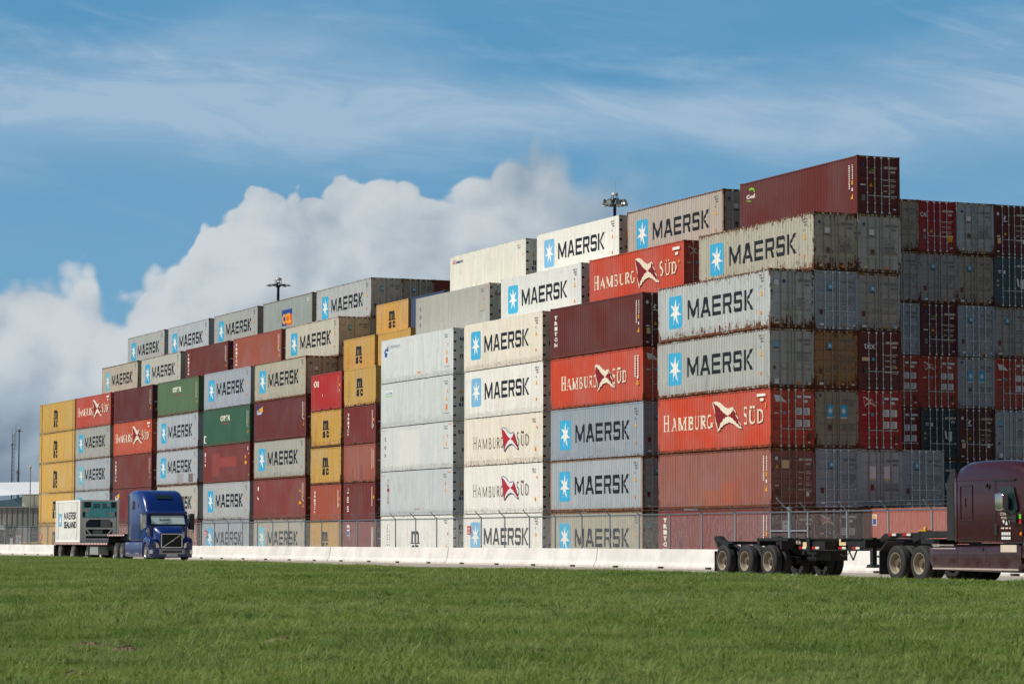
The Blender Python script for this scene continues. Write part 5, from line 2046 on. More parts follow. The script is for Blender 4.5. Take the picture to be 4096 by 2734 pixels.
# hood
c = MB(OFF)
c.loft([ring(-31.95, .30, 2.2, .75, 2.0, .22), ring(-31.6, .34, 2.16, .72, 1.93, .26), ring(-31.3, .44, 2.06, .7, 1.80, .28), ring(-31.05, .56, 1.94, .7, 1.64, .2), ring(-30.96, .62, 1.88, .72, 1.56, .12)])
c.build('hood', P_BLUE, bt, smooth=50)
for y0, y1 in ((.0, .52), (1.98, 2.5)):
    c = MB(OFF)
    arch = [(-32.05 - .58 * math.cos(R(q)), .5 + .58 * math.sin(R(q))) for q in range(170, -1, -17)]
    pr = [(-31.05, .62), (-31.02, 1.05), (-31.2, 1.24), (-31.7, 1.36), (-32.25, 1.36), (-32.68, 1.2), (-32.86, .95), (-32.88, .62)]
    inner = [(-32.28 + .56 * math.cos(R(q)), .53 + .56 * math.sin(R(q))) for q in range(170, 9, -16)]
    c.prism(pr + inner, 'y', y0, y1)
    c.build('fender', P_BLUE, bt, bevel=.05, smooth=50)
    hx = .03 if y0 == 0 else -.03
    c = MB(OFF)
    a_, e_ = (y0 + .04, y0 + .56) if y0 == 0 else (y1 - .56, y1 - .04)
    i0, i1 = (a_, e_)
    if y0 == 0:
        c.loft([[(-31.45, i0, .74), (-31.45, i0, 1.06), (-31.28, i0 + .1, 1.16), (-31.02, i1 - .06, 1.0), (-30.985, i1, .78), (-31.0, i1, .72)],
                [(-31.2, i0 + .02, .74), (-31.2, i0 + .04, 1.02), (-31.06, i0 + .16, 1.10), (-30.955, i1 - .08, .98), (-30.94, i1 - .02, .80), (-30.95, i1 - .02, .74)]])
    else:
        c.loft([[(-31.45, i1, .74), (-31.45, i1, 1.06), (-31.28, i1 - .1, 1.16), (-31.02, i0 + .06, 1.0), (-30.985, i0, .78), (-31.0, i0, .72)],
                [(-31.2, i1 - .02, .74), (-31.2, i1 - .04, 1.02), (-31.06, i1 - .16, 1.10), (-30.955, i0 + .08, .98), (-30.94, i0 + .02, .80), (-30.95, i0 + .02, .74)]])
    c.build('headlight', LAMP, bt, smooth=40)
    c = MB(OFF)     # chrome hockey stick trim beside the hood
    yv = .42 if y0 == 0 else 2.08
    c.prism([(-31.62, 1.72), (-31.45, 1.62), (-31.34, 1.3), (-31.28, 1.12), (-31.34, 1.1), (-31.43, 1.3), (-31.54, 1.56), (-31.68, 1.66)], 'y', yv - .03, yv + .02)
    c.build('hood_vent', SILVER, bt)
c = MB(OFF)
c.box(-30.95, -30.90, .66, 1.84, .76, 1.52)
gr = c.build('grille', plain('grille_black', (.012, .012, .013), .6), bt)
c = MB(OFF)
for z0, z1 in ((.74, .79), (1.49, 1.54)):
    c.box(-30.93, -30.87, .64, 1.86, z0, z1)
for y0, y1 in ((.64, .69), (1.81, 1.86)):
    c.box(-30.93, -30.87, y0, y1, .79, 1.49)
c.build('grille_frame', CHROME, gr, bevel=.008)
c = MB(OFF)
c.prism([(.74, .80), (.80, .80), (1.78, 1.46), (1.72, 1.46)], 'x', -30.895, -30.865)
c.lathe([(.075, -.03), (.075, .03)], (-30.86, 1.26, 1.13), 'z', 14)
c.build('grille_bar', CHROME, gr)
c = MB(OFF)
c.loft([[(-31.5, .02, .22), (-31.5, .02, .68), (-31.5, 2.48, .68), (-31.5, 2.48, .22)], [(-31.1, .02, .20), (-31.1, .02, .70), (-31.1, 2.48, .70), (-31.1, 2.48, .20)],
        [(-30.88, .22, .22), (-30.88, .22, .70), (-30.88, 2.28, .70), (-30.88, 2.28, .22)], [(-30.82, .45, .26), (-30.82, .45, .66), (-30.82, 2.05, .66), (-30.82, 2.05, .26)]])
bump = c.build('bumper', P_BLUE, bt, bevel=.03, smooth=40)
c = MB(OFF)
c.box(-30.85, -30.79, .52, 1.98, .40, .68)
c.build('bumper_insert', SILVER, bump, bevel=.03)
c = MB(OFF)
c.box(-30.80, -30.77, .68, 1.82, .48, .58)
c.build('air_slot', BLKPL, bump)
for y in (.14, 2.36):
    c = MB(OFF)
    c.box(-31.0, -30.95 + .02, y - .12, y + .12, .42, .62)
    c.build('fog_lamp', LAMP, bump, bevel=.02)
c = MB(OFF)
c.box(-30.785, -30.765, .92, 1.58, .27, .42)
pl = c.build('licence_plate', plain('plate_white', lin((196, 200, 204)), .4), bump)
for s, y in ((1, .0), (-1, 2.5)):
    c = MB(OFF)
    yo = y - .30 * s
    c.loft([rring(-32.16, min(yo, yo + .32 * s), max(yo, yo + .32 * s), 1.78, 2.64, .06, .06), rring(-31.96, min(yo, yo + .32 * s), max(yo, yo + .32 * s), 1.76, 2.66, .06, .06), rring(-31.86, min(yo + .04 * s, yo + .28 * s), max(yo + .04 * s, yo + .28 * s), 1.84, 2.58, .06, .06)])
    mo = c.build('mirror', BLKPL if s < 0 else CHROME, bt, smooth=40)
    c = MB(OFF)
    for z in (1.94, 2.56):
        c.tube((-32.0, yo + .12 * s, z), (-32.3, y + .10 * s, z - .02), .022, 6)
    c.build('mirror_arm', BLKPL, mo)
    c = MB(OFF)
    c.tube((-31.35, y + .18 * s, 1.2), (-31.25, y - .02 * s, 1.62), .018, 6)
    c.box(-31.32, -31.2, y - .12 * s if s > 0 else y - .02, y + .02 if s > 0 else y + .12, 1.6, 1.76)
    c.build('hood_mirror', SILVER, bt, bevel=.01)
c = MB(OFF)      # chassis, tank skirts, fifth wheel
c.box(-38.9, -31.6, .78, .90, .62, .92); c.box(-38.9, -31.6, 1.6, 1.72, .62, .92)
c.box(-38.4, -37.6, .6, 1.9, .95, 1.1); c.box(-36.6, -35.9, .3, 2.2, .7, 1.05)
c.box(-31.9, -31.3, .5, 2.0, .35, .8)
c.build('chassis', BLACKP, bt)
c = MB(OFF)
c.loft([rring(-36.6, .02, .5, .22, 1.08, .06, .12), rring(-33.0, .02, .5, .22, 1.08, .06, .12)])
c.build('side_skirt', P_BLUE, bt, smooth=40)
c = MB(OFF)
for x in (-36.3, -34.3):
    for z in (.4, .94): c.box(x, x + .7, -.01, .02, z, z + .05)
c.build('step_plate', SILVER, bt)
MB.xf = None
for x in (-38.58, -37.28):
    wheel(bt, x, .0, .51, 1, True, ALU, x0=X0); wheel(bt, x, 2.5, .51, -1, True, ALU, x0=X0)
wheel(bt, -32.45, .06, .51, 1, False, ALU, True, x0=X0); wheel(bt, -32.45, 2.44, .51, -1, False, ALU, True, x0=X0)

# ---------------------------------------------------------------- step-deck trailer behind the blue tractor
X1 = -46.0
tr_ = truck_root('flatbed_trailer', X1, 'low step-deck flatbed trailer with red and white edge tape behind the blue truck', 'trailer')
OFF1 = (X1, 0, 0)
c = MB(OFF1)
c.box(-53.3, -40.25, .0, 2.5, .88, 1.02)
c.box(-53.2, -40.4, .7, .85, .55, .88); c.box(-53.2, -40.4, 1.65, 1.8, .55, .88)
c.box(-40.37, -40.25, .02, 2.48, .86, 1.5)
c.box(-40.25, -36.72, .0, 2.5, 1.38, 1.52); c.box(-40.3, -36.8, .6, 1.9, 1.16, 1.38)
c.box(-53.35, -53.25, .1, 2.4, .62, 1.0)
c.build('deck', BLACKP, tr_)
c = MB(OFF1)
x = -53.28; i = 0
while x < -36.8:
    z0, z1 = (.90, 1.0) if x < -40.4 else (1.41, 1.5)
    c.box(x, x + .17, -.012, .0, z0, z1, i % 2)
    x += .172; i += 1
c.build('edge_tape', [TAPER, TAPEW], tr_)
c = MB(OFF1)
for x in (-44.9,):
    c.box(x, x + 1.9, .12, .75, .30, .80)
c.build('tool_box', SILVER, tr_, bevel=.02)
c = MB(OFF1)
for y in (.35, 2.05):
    c.box(-46.4, -46.25, y, y + .12, .3, .9); c.box(-46.5, -46.15, y - .08, y + .2, .26, .3)
    c.prism([(-46.9, .34), (-46.8, .30), (-46.3, .75), (-46.4, .8)], 'y', y, y + .08)
c.build('landing_leg', plain('leg_grey', lin((150, 150, 148)), .5), tr_)
c = MB(OFF1)
c.box(-53.5, -53.45, .05, .6, .15, .85); c.box(-53.5, -53.45, 1.9, 2.45, .15, .85)
c.build('mud_flap', BLKPL, tr_)
for x in (-51.83, -48.61):
    wheel(tr_, x, .02, .475, 1, True, ALU, x0=X1); wheel(tr_, x, 2.48, .475, -1, True, ALU, x0=X1)

# ---------------------------------------------------------------- 20 ft refrigerated box on it
XB = -47.0
rb = truck_root('refrigerated_container', XB, 'short white refrigerated container with teal cooling unit, on the flatbed trailer', 'container')
rb.location.z += 1.021
OB = (XB, 0, 0)
WHB = paint((240, 240, 234), .3)
DIRTYW = plain('frame_white', (.88, .87, .83), .6, var=.08)
Lr, Hr = 6.058, 2.591
c = MB(OB)
xb, xf = -53.06, -47.0
for xa, xz in ((xb, xb + .15), (xf - .15, xf)):
    for ya, yz in ((.03, .17), (2.33, 2.47)):
        c.box(xa, xz, ya, yz, 0, Hr)
for ya, yz in ((.035, .1), (2.4, 2.465)):
    c.box(xb + .15, xf - .15, ya, yz, 0.02, .14); c.box(xb + .15, xf - .15, ya, yz, Hr - .12, Hr - .01)
c.box(xb + .02, xf - .5, .1, 2.4, .1, Hr - .03)
c.box(xf - .12, xf - .01, .17, 2.33, 0, .12); c.box(xf - .12, xf - .01, .17, 2.33, Hr - .1, Hr - .01)
c.build('frame', DIRTYW, rb)
c = MB(OB)
c.box(xb + .15, xf - .15, .05, .1, .14, Hr - .12)
c.build('side_wall', WHB, rb)
c = MB(OB)
c.box(xb + .62, xb + .67, .042, .05, .02, Hr - .01); c.box(xf - .78, xf - .73, .042, .05, .02, Hr - .01)
c.build('strap', BLKPL, rb)
d = Decal()
d.rect(.75, 1.55, .98, 1.78, 'paleblue'); star(d, 1.15, 1.38, .32, .34, 'white')
block_word(d, 'MAERSK', 2.1, 5.15, 1.42, 1.86, 'black')
d.text('SEALAND', 2.1, .90, .40, 'black', w=3.05, bold=.03)
link('lettering', d.mesh('lettering'), rb, (xb - XB, .05, 0))
# machinery end
TEALM = plain('unit_teal', (.16, .62, .68), .45, var=.2)
c = MB(OB)
c.box(xf - .5, xf - .46, .17, 2.33, .1, Hr - .1)
c.build('bulkhead', BLKPL, rb)
c = MB(OB)
c.box(xf - .42, xf - .03, .18, 2.32, 1.52, Hr - .08)
tl = c.build('cooling_unit', TEALM, rb, bevel=.02)
c = MB(OB)
for (y0, y1, z0, z1) in ((.30, .72, 2.12, 2.46), (1.98, 2.26, 2.1, 2.46), (.2, .36, 1.55, 1.85), (2.18, 2.3, 1.6, 1.85)):
    c.box(xf - .04, xf - .022, y0, y1, z0, z1)
for y0 in (.86, 1.44):
    for i in range(5):
        for q in range(3):
            c.box(xf - .04, xf - .02, y0 + i * .09, y0 + i * .09 + .065, 2.08 + q * .1, 2.15 + q * .1)
c.build('vent_opening', BLKPL, tl)
c = MB(OB)
for (y0, y1, z0, z1) in ((.22, .66, 1.86, 2.08), (1.86, 2.2, 1.62, 1.84), (.44, .6, 1.6, 1.72), (1.70, 1.86, 2.2, 2.36)):
    c.box(xf - .035, xf - .016, y0, y1, z0, z1)
c.build('label_plate', plain('label_paper', lin((200, 204, 200)), .5), tl)
c = MB(OB)       # frame ribs below the unit
for (y0, y1, z0, z1) in ((.2, .42, .12, 1.5), (2.1, 2.3, .12, 1.5), (.42, 2.1, .80, .92), (.42, 2.1, .40, .52), (.42, 2.1, .14, .26), (.42, 2.1, 1.40, 1.5)):
    c.box(xf - .3, xf - .06, y0, y1, z0, z1)
c.prism([(.42, .80), (.52, .80), (.86, .40), (.76, .40)], 'x', xf - .2, xf - .08); c.prism([(2.1, .80), (2.0, .80), (1.66, .40), (1.76, .40)], 'x', xf - .2, xf - .08)
c.prism([(.42, 1.42), (.66, 1.42), (.42, 1.2)], 'x', xf - .2, xf - .08); c.prism([(2.1, 1.42), (1.86, 1.42), (2.1, 1.2)], 'x', xf - .2, xf - .08)
c.build('machinery_frame', DIRTYW, rb)
c = MB(OB)
c.box(xf - .4, xf - .12, 1.35, 2.0, .95, 1.38); c.box(xf - .42, xf - .2, .9, 1.5, .54, .76)
c.build('compressor', plain('machinery_grey', lin((140, 146, 146)), .5), rb, bevel=.02)
c = MB(OB)
c.box(xf - .42, xf - .2, .5, 1.3, .94, 1.38)
c.build('fan_box', plain('machinery_blue', lin((24, 50, 70)), .5), rb)

# ---------------------------------------------------------------- maroon tractor at the right edge
X2 = 50.5
mt_ = truck_root('semi_truck', X2, 'dark maroon sleeper truck cut off by the right edge of the photo', 'truck')
OM = (X2, 0, 0)
c = MB(OM)
c.loft([ring(50.48, .03, 2.47, 1.15, 2.80, .12), ring(50.56, .0, 2.5, 1.13, 3.02, .2), ring(50.78, .0, 2.5, 1.12, 3.26, .3), ring(51.1, .0, 2.5, 1.12, 3.36, .30), ring(51.8, .0, 2.5, 1.12, 3.385, .30),
        ring(52.9, .0, 2.5, 1.12, 3.37, .30), ring(53.5, .02, 2.48, 1.12, 3.32, .32), ring(53.95, .05, 2.45, 1.12, 3.20, .34), ring(54.3, .09, 2.41, 1.12, 3.0, .3), ring(54.55, .13, 2.37, 1.12, 2.80, .2)])
cabm = c.build('cab', P_MAROON, mt_, smooth=50)
c = MB(OM)
c.loft([ring(54.5, .13, 2.37, 1.0, 2.0, .06), ring(55.0, .18, 2.32, 1.0, 1.98, .06)])
for y in (.13, 2.29):
    c.prism([(54.4, 2.72), (54.56, 2.72), (55.0, 1.98), (54.82, 1.98)], 'y', y, y + .08)
c.build('cowl', P_MAROON, mt_, smooth=40)
c = MB(OM)
c.face([(54.52, .22, 2.72), (54.52, 2.28, 2.72), (54.95, 2.28, 2.0), (54.95, .22, 2.0)])
c.build('windscreen', GLASSM, mt_)
c = MB(OM)
c.loft([ring(54.95, .30, 2.2, .8, 2.0, .2), ring(55.6, .36, 2.14, .75, 1.88, .24), ring(56.2, .5, 2.0, .75, 1.66, .24), ring(56.4, .6, 1.9, .75, 1.5, .12)])
c.build('hood', P_MAROON, mt_, smooth=50)
c = MB(OM)
c.box(56.38, 56.44, .7, 1.8, .75, 1.42)
c.build('grille', CHROME, mt_)
for y0, y1 in ((.0, .52), (1.98, 2.5)):
    c = MB(OM)
    pr = [(56.3, .6), (56.3, 1.0), (56.0, 1.3), (55.4, 1.45), (54.6, 1.48), (53.98, 1.5), (53.86, 1.05), (53.84, .7)]
    inner = [(54.55 - .60 * math.cos(R(q)), .53 + .60 * math.sin(R(q))) for q in range(14, 171, 16)]
    c.prism(pr + inner, 'y', y0, y1)
    c.build('fender', P_MAROON, mt_, bevel=.04, smooth=50)
    c = MB(OM)
    c.box(56.2, 56.38, y0 + .05, y1 - .08, .74, 1.02)
    c.build('headlight', LAMP, mt_, bevel=.03)
c = MB(OM)
c.box(56.25, 56.62, .05, 2.45, .25, .66)
c.build('bumper', P_MAROON, mt_, bevel=.05)
for y, s in ((.0, 1), (2.5, -1)):
    yy = y - .008 * s
    lo, hi = sorted((yy - .012 * s, yy + .02 * s))
    c = MB(OM)    # side glass
    c.prism([(52.84, 1.98), (53.62, 1.94), (53.70, 2.02), (53.52, 2.60), (53.44, 2.64), (52.9, 2.62), (52.82, 2.54)], 'y', lo, hi)
    sw = c.build('side_window', GLASSM, mt_)
    c = MB(OM)
    c.box(53.40, 53.43, lo - .006, hi + .004, 1.97, 2.63)
    c.build('window_divider', BLKPL, sw)
    c = MB(OM)    # door outline and drip rail, thin raised strips
    for (x0_, x1_, z0_, z1_) in ((52.62, 52.64, 1.14, 2.80), (53.88, 53.90, 1.14, 2.0), (52.62, 53.90, 1.12, 1.145)):
        c.box(x0_, x1_, yy - .003, yy + .02, z0_, z1_)
    c.box(52.5, 53.55, yy - .02, yy + .02, 2.80, 2.835)
    c.build('door_trim', BLKPL, mt_)
    c = MB(OM)    # luggage hatch embossing
    for (x0_, x1_, z0_, z1_) in ((50.86, 51.46, 2.68, 2.71), (50.86, 50.88, 1.74, 2.70), (51.46, 51.48, 1.74, 2.70), (50.86, 51.48, 1.72, 1.75), (51.10, 51.13, 2.1, 2.36), (50.84, 51.5, 1.22, 1.24)):
        c.box(x0_, x1_, yy - .012, yy + .02, z0_, z1_)
    c.build('luggage_hatch', P_MAROON, mt_, bevel=.004)
    c = MB(OM)    # belt line on the cab and seam of the roof cap
    c.box(50.55, 53.6, yy - .005, yy + .02, 2.826, 2.84)
    c.box(50.66, 50.68, yy - .005, yy + .02, 1.14, 3.1)
    c.build('roof_seam', plain('seam_maroon', lin((72, 26, 36)), .5), mt_)
    c = MB(OM)
    c.box(52.58, 52.72, yy - .03, yy + .02, 1.30, 1.62)
    c.build('door_handle', BLKPL, mt_, bevel=.02)
    c = MB(OM)
    c.lathe([(.07, -.025), (.07, .02), (.001, .02)] if s > 0 else [(.07, .025), (.07, -.02), (.001, -.02)], (52.28, yy, 2.66), 'y', 12)
    c.build('marker_vent', BLKPL, mt_)
    c = MB(OM)
    c.lathe([(.001, -.03 * s), (.045, -.02 * s), (.055, .02 * s)], (53.84, yy, 1.35), 'y', 12)
    c.build('marker_lamp', AMBER, mt_)
    c = MB(OM)    # mirror: tall bright shell on a black arm
    yo = y - .34 * s
    a0, a1 = sorted((yo, yo + .24 * s))
    c.loft([rring(53.10, a0, a1, 1.99, 2.46, .05, .05), rring(53.30, a0 - .01, a1 + .01, 1.97, 2.48, .06, .06), rring(53.42, a0 + .03, a1 - .03, 2.02, 2.43, .06, .06)])
    mo = c.build('mirror', CHROME, mt_, smooth=40)
    c = MB(OM)
    c.tube((53.3, yo + .1 * s, 1.98), (53.55, y + .02 * s, 1.80), .022, 6); c.box(53.48, 53.7, min(y, y - .08 * s), max(y, y - .08 * s), 1.66, 1.86)
    c.build('mirror_arm', BLKPL, mo)
d = Decal()     # lettering on the door
d.text('COVENANT', .1, 1.86, .075, 'skin', w=.62); d.text('PASADENA TX', .14, 1.76, .06, 'skin', w=.5)
tri_mark(d, .40, 1.60, .12, .12, 'sheet'); d.poly([(.2, 1.72), (.32, 1.72), (.26, 1.62)], 'sheet'); d.poly([(.48, 1.72), (.60, 1.72), (.54, 1.62)], 'sheet')
for x in (.14, .22, .34, .42, .54): d.rect(x, x + .06, 1.49, 1.53, 'skin')
for x in (.16, .25, .34, .43, .52): d.rect(x, x + .07, 1.32, 1.40, 'sheet'); d.rect(x, x + .075, 1.20, 1.28, 'sheet')
link('door_lettering', d.mesh('door_lettering'), mt_, (52.74 - X2, -.002, 0))
d = Decal()
d.rect(0, .1, .14, .26, 'green'); d.rect(0, .1, 0, .12, 'red')
link('permit_sticker', d.mesh('permit_sticker'), mt_, (53.74 - X2, -.002, 1.62))
c = MB(OM)
c.box(50.12, 50.48, .02, .07, 1.18, 2.80); c.box(50.12, 50.48, 2.43, 2.48, 1.18, 2.80)
c.prism([(50.12, 2.80), (50.3, 3.1), (50.56, 3.2), (50.56, 2.8)], 'y', .03, .08)
c.build('side_extender', BLKPL, mt_)
c = MB(OM)      # side skirt and tank cover with steps
c.loft([rring(49.16, .03, .5, .98, .99, .004, .004), rring(49.18, .01, .52, .62, .99, .04, .03), rring(49.40, .0, .54, .34, 1.0, .05, .08), rring(51.3, .0, .54, .32, 1.02, .06, .1), rring(53.6, .0, .54, .30, 1.04, .06, .1), rring(53.82, .0, .54, .55, 1.04, .06, .05)])
c.build('side_skirt', P_MAROON, mt_, smooth=40)
c = MB(OM)
c.box(49.4, 53.7, -.02, .01, .36, .41)
c.box(49.4, 50.6, -.015, .3, .93, .965)
c.build('skirt_trim', plain('dusty_trim', lin((170, 158, 150)), .6), mt_, bevel=.008)
c = MB(OM)
c.box(52.85, 53.62, -.012, .3, .86, 1.055)
c.build('step_plate', plain('dusty_step', lin((206, 190, 172)), .6), mt_)
c = MB(OM)
c.box(49.6, 53.6, -.006, .008, .765, .79)
c.box(50.70, 50.715, -.005, .008, .36, 1.0); c.box(52.1, 52.115, -.005, .008, .36, 1.0); c.box(51.9, 52.0, -.02, .02, .88, .98)
c.build('skirt_groove', BLKPL, mt_)
c = MB(OM)
c.box(46.7, 56.2, .80, .92, .70, 1.0); c.box(46.7, 56.2, 1.58, 1.70, .70, 1.0)
c.box(47.9, 48.9, .55, 1.95, 1.08, 1.22); c.box(50.5, 53.8, .5, 2.0, .55, 1.1); c.box(55.3, 56.3, .6, 1.9, .4, 1.0)
c.build('chassis', BLACKP, mt_)
c = MB(OM)
c.box(49.0, 50.1, .25, 2.25, 1.02, 1.06); c.box(49.25, 49.6, .1, 2.4, 1.0, 1.03)
c.build('deck_plate', plain('deck_alu', lin((170, 168, 160)), .5, .5), mt_)
c = MB(OM)
for y in (.02, 1.9):
    c.box(46.42, 46.46, y, y + .58, .18, .84); c.prism([(46.46, .84), (46.42, .86), (46.85, 1.16), (46.9, 1.14)], 'y', y, y + .58)
c.build('mud_flap', BLKPL, mt_)
for x in (47.36, 48.67):
    wheel(mt_, x, .0, .515, 1, True, RIM, x0=X2); wheel(mt_, x, 2.5, .515, -1, True, RIM, x0=X2)
wheel(mt_, 54.55, .06, .515, 1, False, ALU, True, x0=X2); wheel(mt_, 54.55, 2.44, .515, -1, False, ALU, True, x0=X2)

# ---------------------------------------------------------------- bare container chassis behind it
X3 = 40.0
ch = truck_root('container_chassis', X3, 'empty black container chassis with three wheel rows behind the maroon truck', 'trailer')
OC = (X3, 0, 0)
c = MB(OC)
for y in (.62, 1.74):
    c.box(36.0, 39.0, y, y + .14, .93, 1.06)                      # rear slider rails
    c.box(39.0, 44.5, y, y + .14, .86, 1.24)
    c.prism([(44.5, .86), (44.9, .98), (45.5, 1.10), (45.5, 1.24), (44.5, 1.24)], 'y', y, y + .14)
    c.prism([(45.5, 1.10), (45.9, 1.22), (46.4, 1.25), (49.2, 1.27), (49.2, 1.42), (45.75, 1.38), (45.5, 1.24)], 'y', y, y + .14)
    c.box(39.0, 44.5, y - .06, y + .2, .86, .89); c.box(39.0, 44.5, y - .06, y + .2, 1.21, 1.24)
c.build('frame_rail', BLACKP, ch)
c = MB(OC)
for y0, y1 in ((-.0, 2.5),):
    c.box(38.88, 40.9, .04, .24, 1.16, 1.25); c.box(38.88, 40.9, 2.26, 2.46, 1.16, 1.25); c.box(38.92, 39.06, .04, 2.46, 1.0, 1.22)
    c.box(40.4, 40.5, .04, 2.46, .9, 1.2); c.box(43.0, 43.1, .1, 2.4, .9, 1.15); c.box(45.4, 45.5, .1, 2.4, .95, 1.2)
    c.box(48.55, 50.1, .1, 2.4, 1.28, 1.44)
    c.box(40.3, 40.5, .54, .62, .8, 1.26); c.box(41.2, 41.4, .54, .62, .8, 1.26)
c.build('cross_bolster', BLACKP, ch)
c = MB(OC)      # rear bolster with horned twist-lock seat
for y in (.05, 2.25):
    c.prism([(35.9, 1.28), (36.1, 1.32), (36.22, 1.30), (36.45, 1.18), (36.92, 1.08), (36.92, .96), (36.2, .92), (36.1, 1.05), (35.92, 1.2)], 'y', y, y + .2)
c.box(36.15, 36.4, .05, 2.45, .92, 1.14)
c.build('rear_bolster', BLACKP, ch)
c = MB(OC)
for y in (.5, 1.9):
    c.box(45.1, 45.27, y, y + .14, .42, 1.26); c.prism([(44.98, .36), (45.42, .36), (45.32, .46), (45.08, .46)], 'y', y - .08, y + .22)
    c.tube((45.3, y + .07, .7), (45.7, 1.25, .66), .03, 6)
c.build('landing_leg', BLACKP, ch)
c = MB(OC)
i = 0
for (xa, xb_, z) in ((36.4, 38.9, .965), (39.3, 44.4, .91), (45.7, 47.2, 1.31)):
    x = xa
    while x < xb_:
        if i % 3 < 2:
            c.box(x, x + .22, .545, .559, z, z + .07, i % 3)
        else: x += .14
        x += .225; i += 1
c.build('reflector_tape', [TAPER, TAPEW], ch)
d = Decal()
d.text('TVXT 7508 36', .0, .0, .11, 'skin', w=.9); d.rect(1.05, 1.3, -.1, .06, 'ivory')
link('serial_lettering', d.mesh('serial_lettering'), ch, (39.9 - X3, .555, 1.06))
d = Decal()
d.rect(0, .4, -.04, .06, 'ivory'); d.rect(0, .1, .0, .16, 'ivory'); 
link('maker_marks', d.mesh('maker_marks'), ch, (43.2 - X3, .552, 1.06))
c = MB(OC)
c.box(48.5, 48.56, .085, .12, 1.30, 1.44, 1); c.box(48.5, 48.9, .08, .3, 1.44, 1.465); c.lathe([(.06, 0), (.06, .05), (.04, .09), (.001, .10)], (48.62, .24, 1.47), 'z', 10)
c.build('twist_lock', [plain('lock_yellow', lin((210, 160, 50)), .5), BLACKP], ch)
c = MB(OC)
c.box(36.0, 36.03, .02, .6, .16, .82); c.box(36.0, 36.03, 1.9, 2.48, .16, .82)
c.build('mud_flap', BLKPL, ch)
c = MB(OC)      # axles, springs, brake chambers and hoses
for x in (36.6, 38.13, 39.68):
    c.tube((x, .3, .5), (x, 2.2, .5), .07, 8)
    for y in (.72, 1.7): c.box(x - .5, x + .5, y, y + .1, .58, .66); c.tube((x + .3, y + .1, .55), (x + .3, y + .28, .55), .1, 8)
for y in (.72, 1.7): c.box(36.2, 40.4, y + .02, y + .1, .72, .95)
c.box(41.0, 41.9, 1.0, 1.6, .55, .86)
for q in range(8):
    c.tube((43.0 + q * .1, .6, .86 - .16 * math.sin(q / 8 * math.pi)), (43.1 + q * .1, .6, .86 - .16 * math.sin((q + 1) / 8 * math.pi)), .014, 5)
c.tube((43.7, .6, .86), (43.95, .6, .58), .025, 5); c.tube((43.95, .6, .58), (44.15, .6, .86), .025, 5)
c.build('running_gear', BLACKP, ch)
for x in (36.58, 38.12, 39.68):
    wheel(ch, x, .0, .515, 1, True, RIM, x0=X3); wheel(ch, x, 2.5, .515, -1, True, RIM, x0=X3)
# ------------------------------------------------------------------ light masts, buildings and small things at the left
POLE = plain('mast_dark', lin((44, 50, 54)), .5, .3)


def ray(px, py, dist):
    """world point seen at a photo position, that far along the view"""
    f = 10939.565
    x, y = (px - 2048) / f, (1367 - py) / f
    cr, sr = math.cos(-.001624), math.sin(-.001624)
    x, y = x * cr + y * sr * 1, y * cr - x * sr * 1
    cp, sp = math.cos(.07274381), math.sin(.07274381)
    dY, dZ = cp - y * sp, sp + y * cp
    k = dist / dY
    return Vector((x * k, dist, 1.25 + dZ * k))


def light_mast(px, py, dist, label, n_lamps, rad, flat, r_pole=.17, mast_antenna=True):
    top = ray(px, py, dist)
    o = bpy.data.objects.new('light_mast', None)
    COL.objects.link(o)
    o.location = (top.x, top.y, 0)
    tag(o, label, 'light mast', 'tall light masts behind the stacks')
    h = top.z
    m = MB(); m.tube((0, 0, 0), (0, 0, h + .3), r_pole * 1.7, 14, r_pole)
    m.build('pole', POLE, o, smooth=40)
    m = MB()
    m.lathe([(.001, .95), (rad * .16, .90), (rad * .24, .84), (rad * .28, .62), (rad * .26, .60), (.001, .62)], (0, 0, h), 'z', 20)
    m.build('cap', plain('mast_cap', lin((196, 198, 196)), .4, .3), o, smooth=30)
    m = MB()
    for i in range(6):
        a_ = 2 * math.pi * i / 6
        m.tube((rad * .24 * math.cos(a_), rad * .24 * math.sin(a_), h - .1), (rad * .24 * math.cos(a_), rad * .24 * math.sin(a_), h + .62), .03, 5)
    rr_ = rad * .72
    for i in range(20):
        a_, b_ = 2 * math.pi * i / 20, 2 * math.pi * (i + 1) / 20
        m.tube((rr_ * math.cos(a_), rr_ * math.sin(a_), h - .02), (rr_ * math.cos(b_), rr_ * math.sin(b_), h - .02), .045, 5)
    for i in range(n_lamps):
        a_ = 2 * math.pi * i / n_lamps
        m.tube((rad * .1 * math.cos(a_), rad * .1 * math.sin(a_), h), (rad * .86 * math.cos(a_), rad * .86 * math.sin(a_), h), .04, 5)
    m.lathe([(rad * .16, -.3), (rad * .2, -.1), (rad * .2, .15), (.05, .3)], (0, 0, h), 'z', 12)
    m.build('lamp_ring', POLE, o)
    lm = MB()
    if flat:
        lm.lathe([(.001, .10), (.22, .06), (.26, 0), (.22, -.04), (.001, -.06)], (0, 0, 0), 'z', 12)
    else:
        lm.box(-.26, .26, -.16, .16, .06, .30); lm.prism([(-.26, .06), (.26, .06), (.38, -.16), (-.38, -.16)], 'y', -.24, .24); lm.box(-.12, .12, -.1, .1, .34, .5)
    lme = lm.mesh('lamp', [plain('lamp_housing', lin((150, 154, 152)), .45, .4)])
    for i in range(n_lamps):
        a_ = 2 * math.pi * (i + .3) / n_lamps
        q = link('lamp', lme, o, (rad * .84 * math.cos(a_), rad * .84 * math.sin(a_), h - (.10 if flat else .36)))
        q.rotation_euler = (0, 0, a_ + math.pi / 2)
    if mast_antenna:
        m = MB(); m.tube((.06, 0, h + .9), (.06, 0, h + 2.3), .012, 4)
        m.build('lightning_rod', POLE, o)


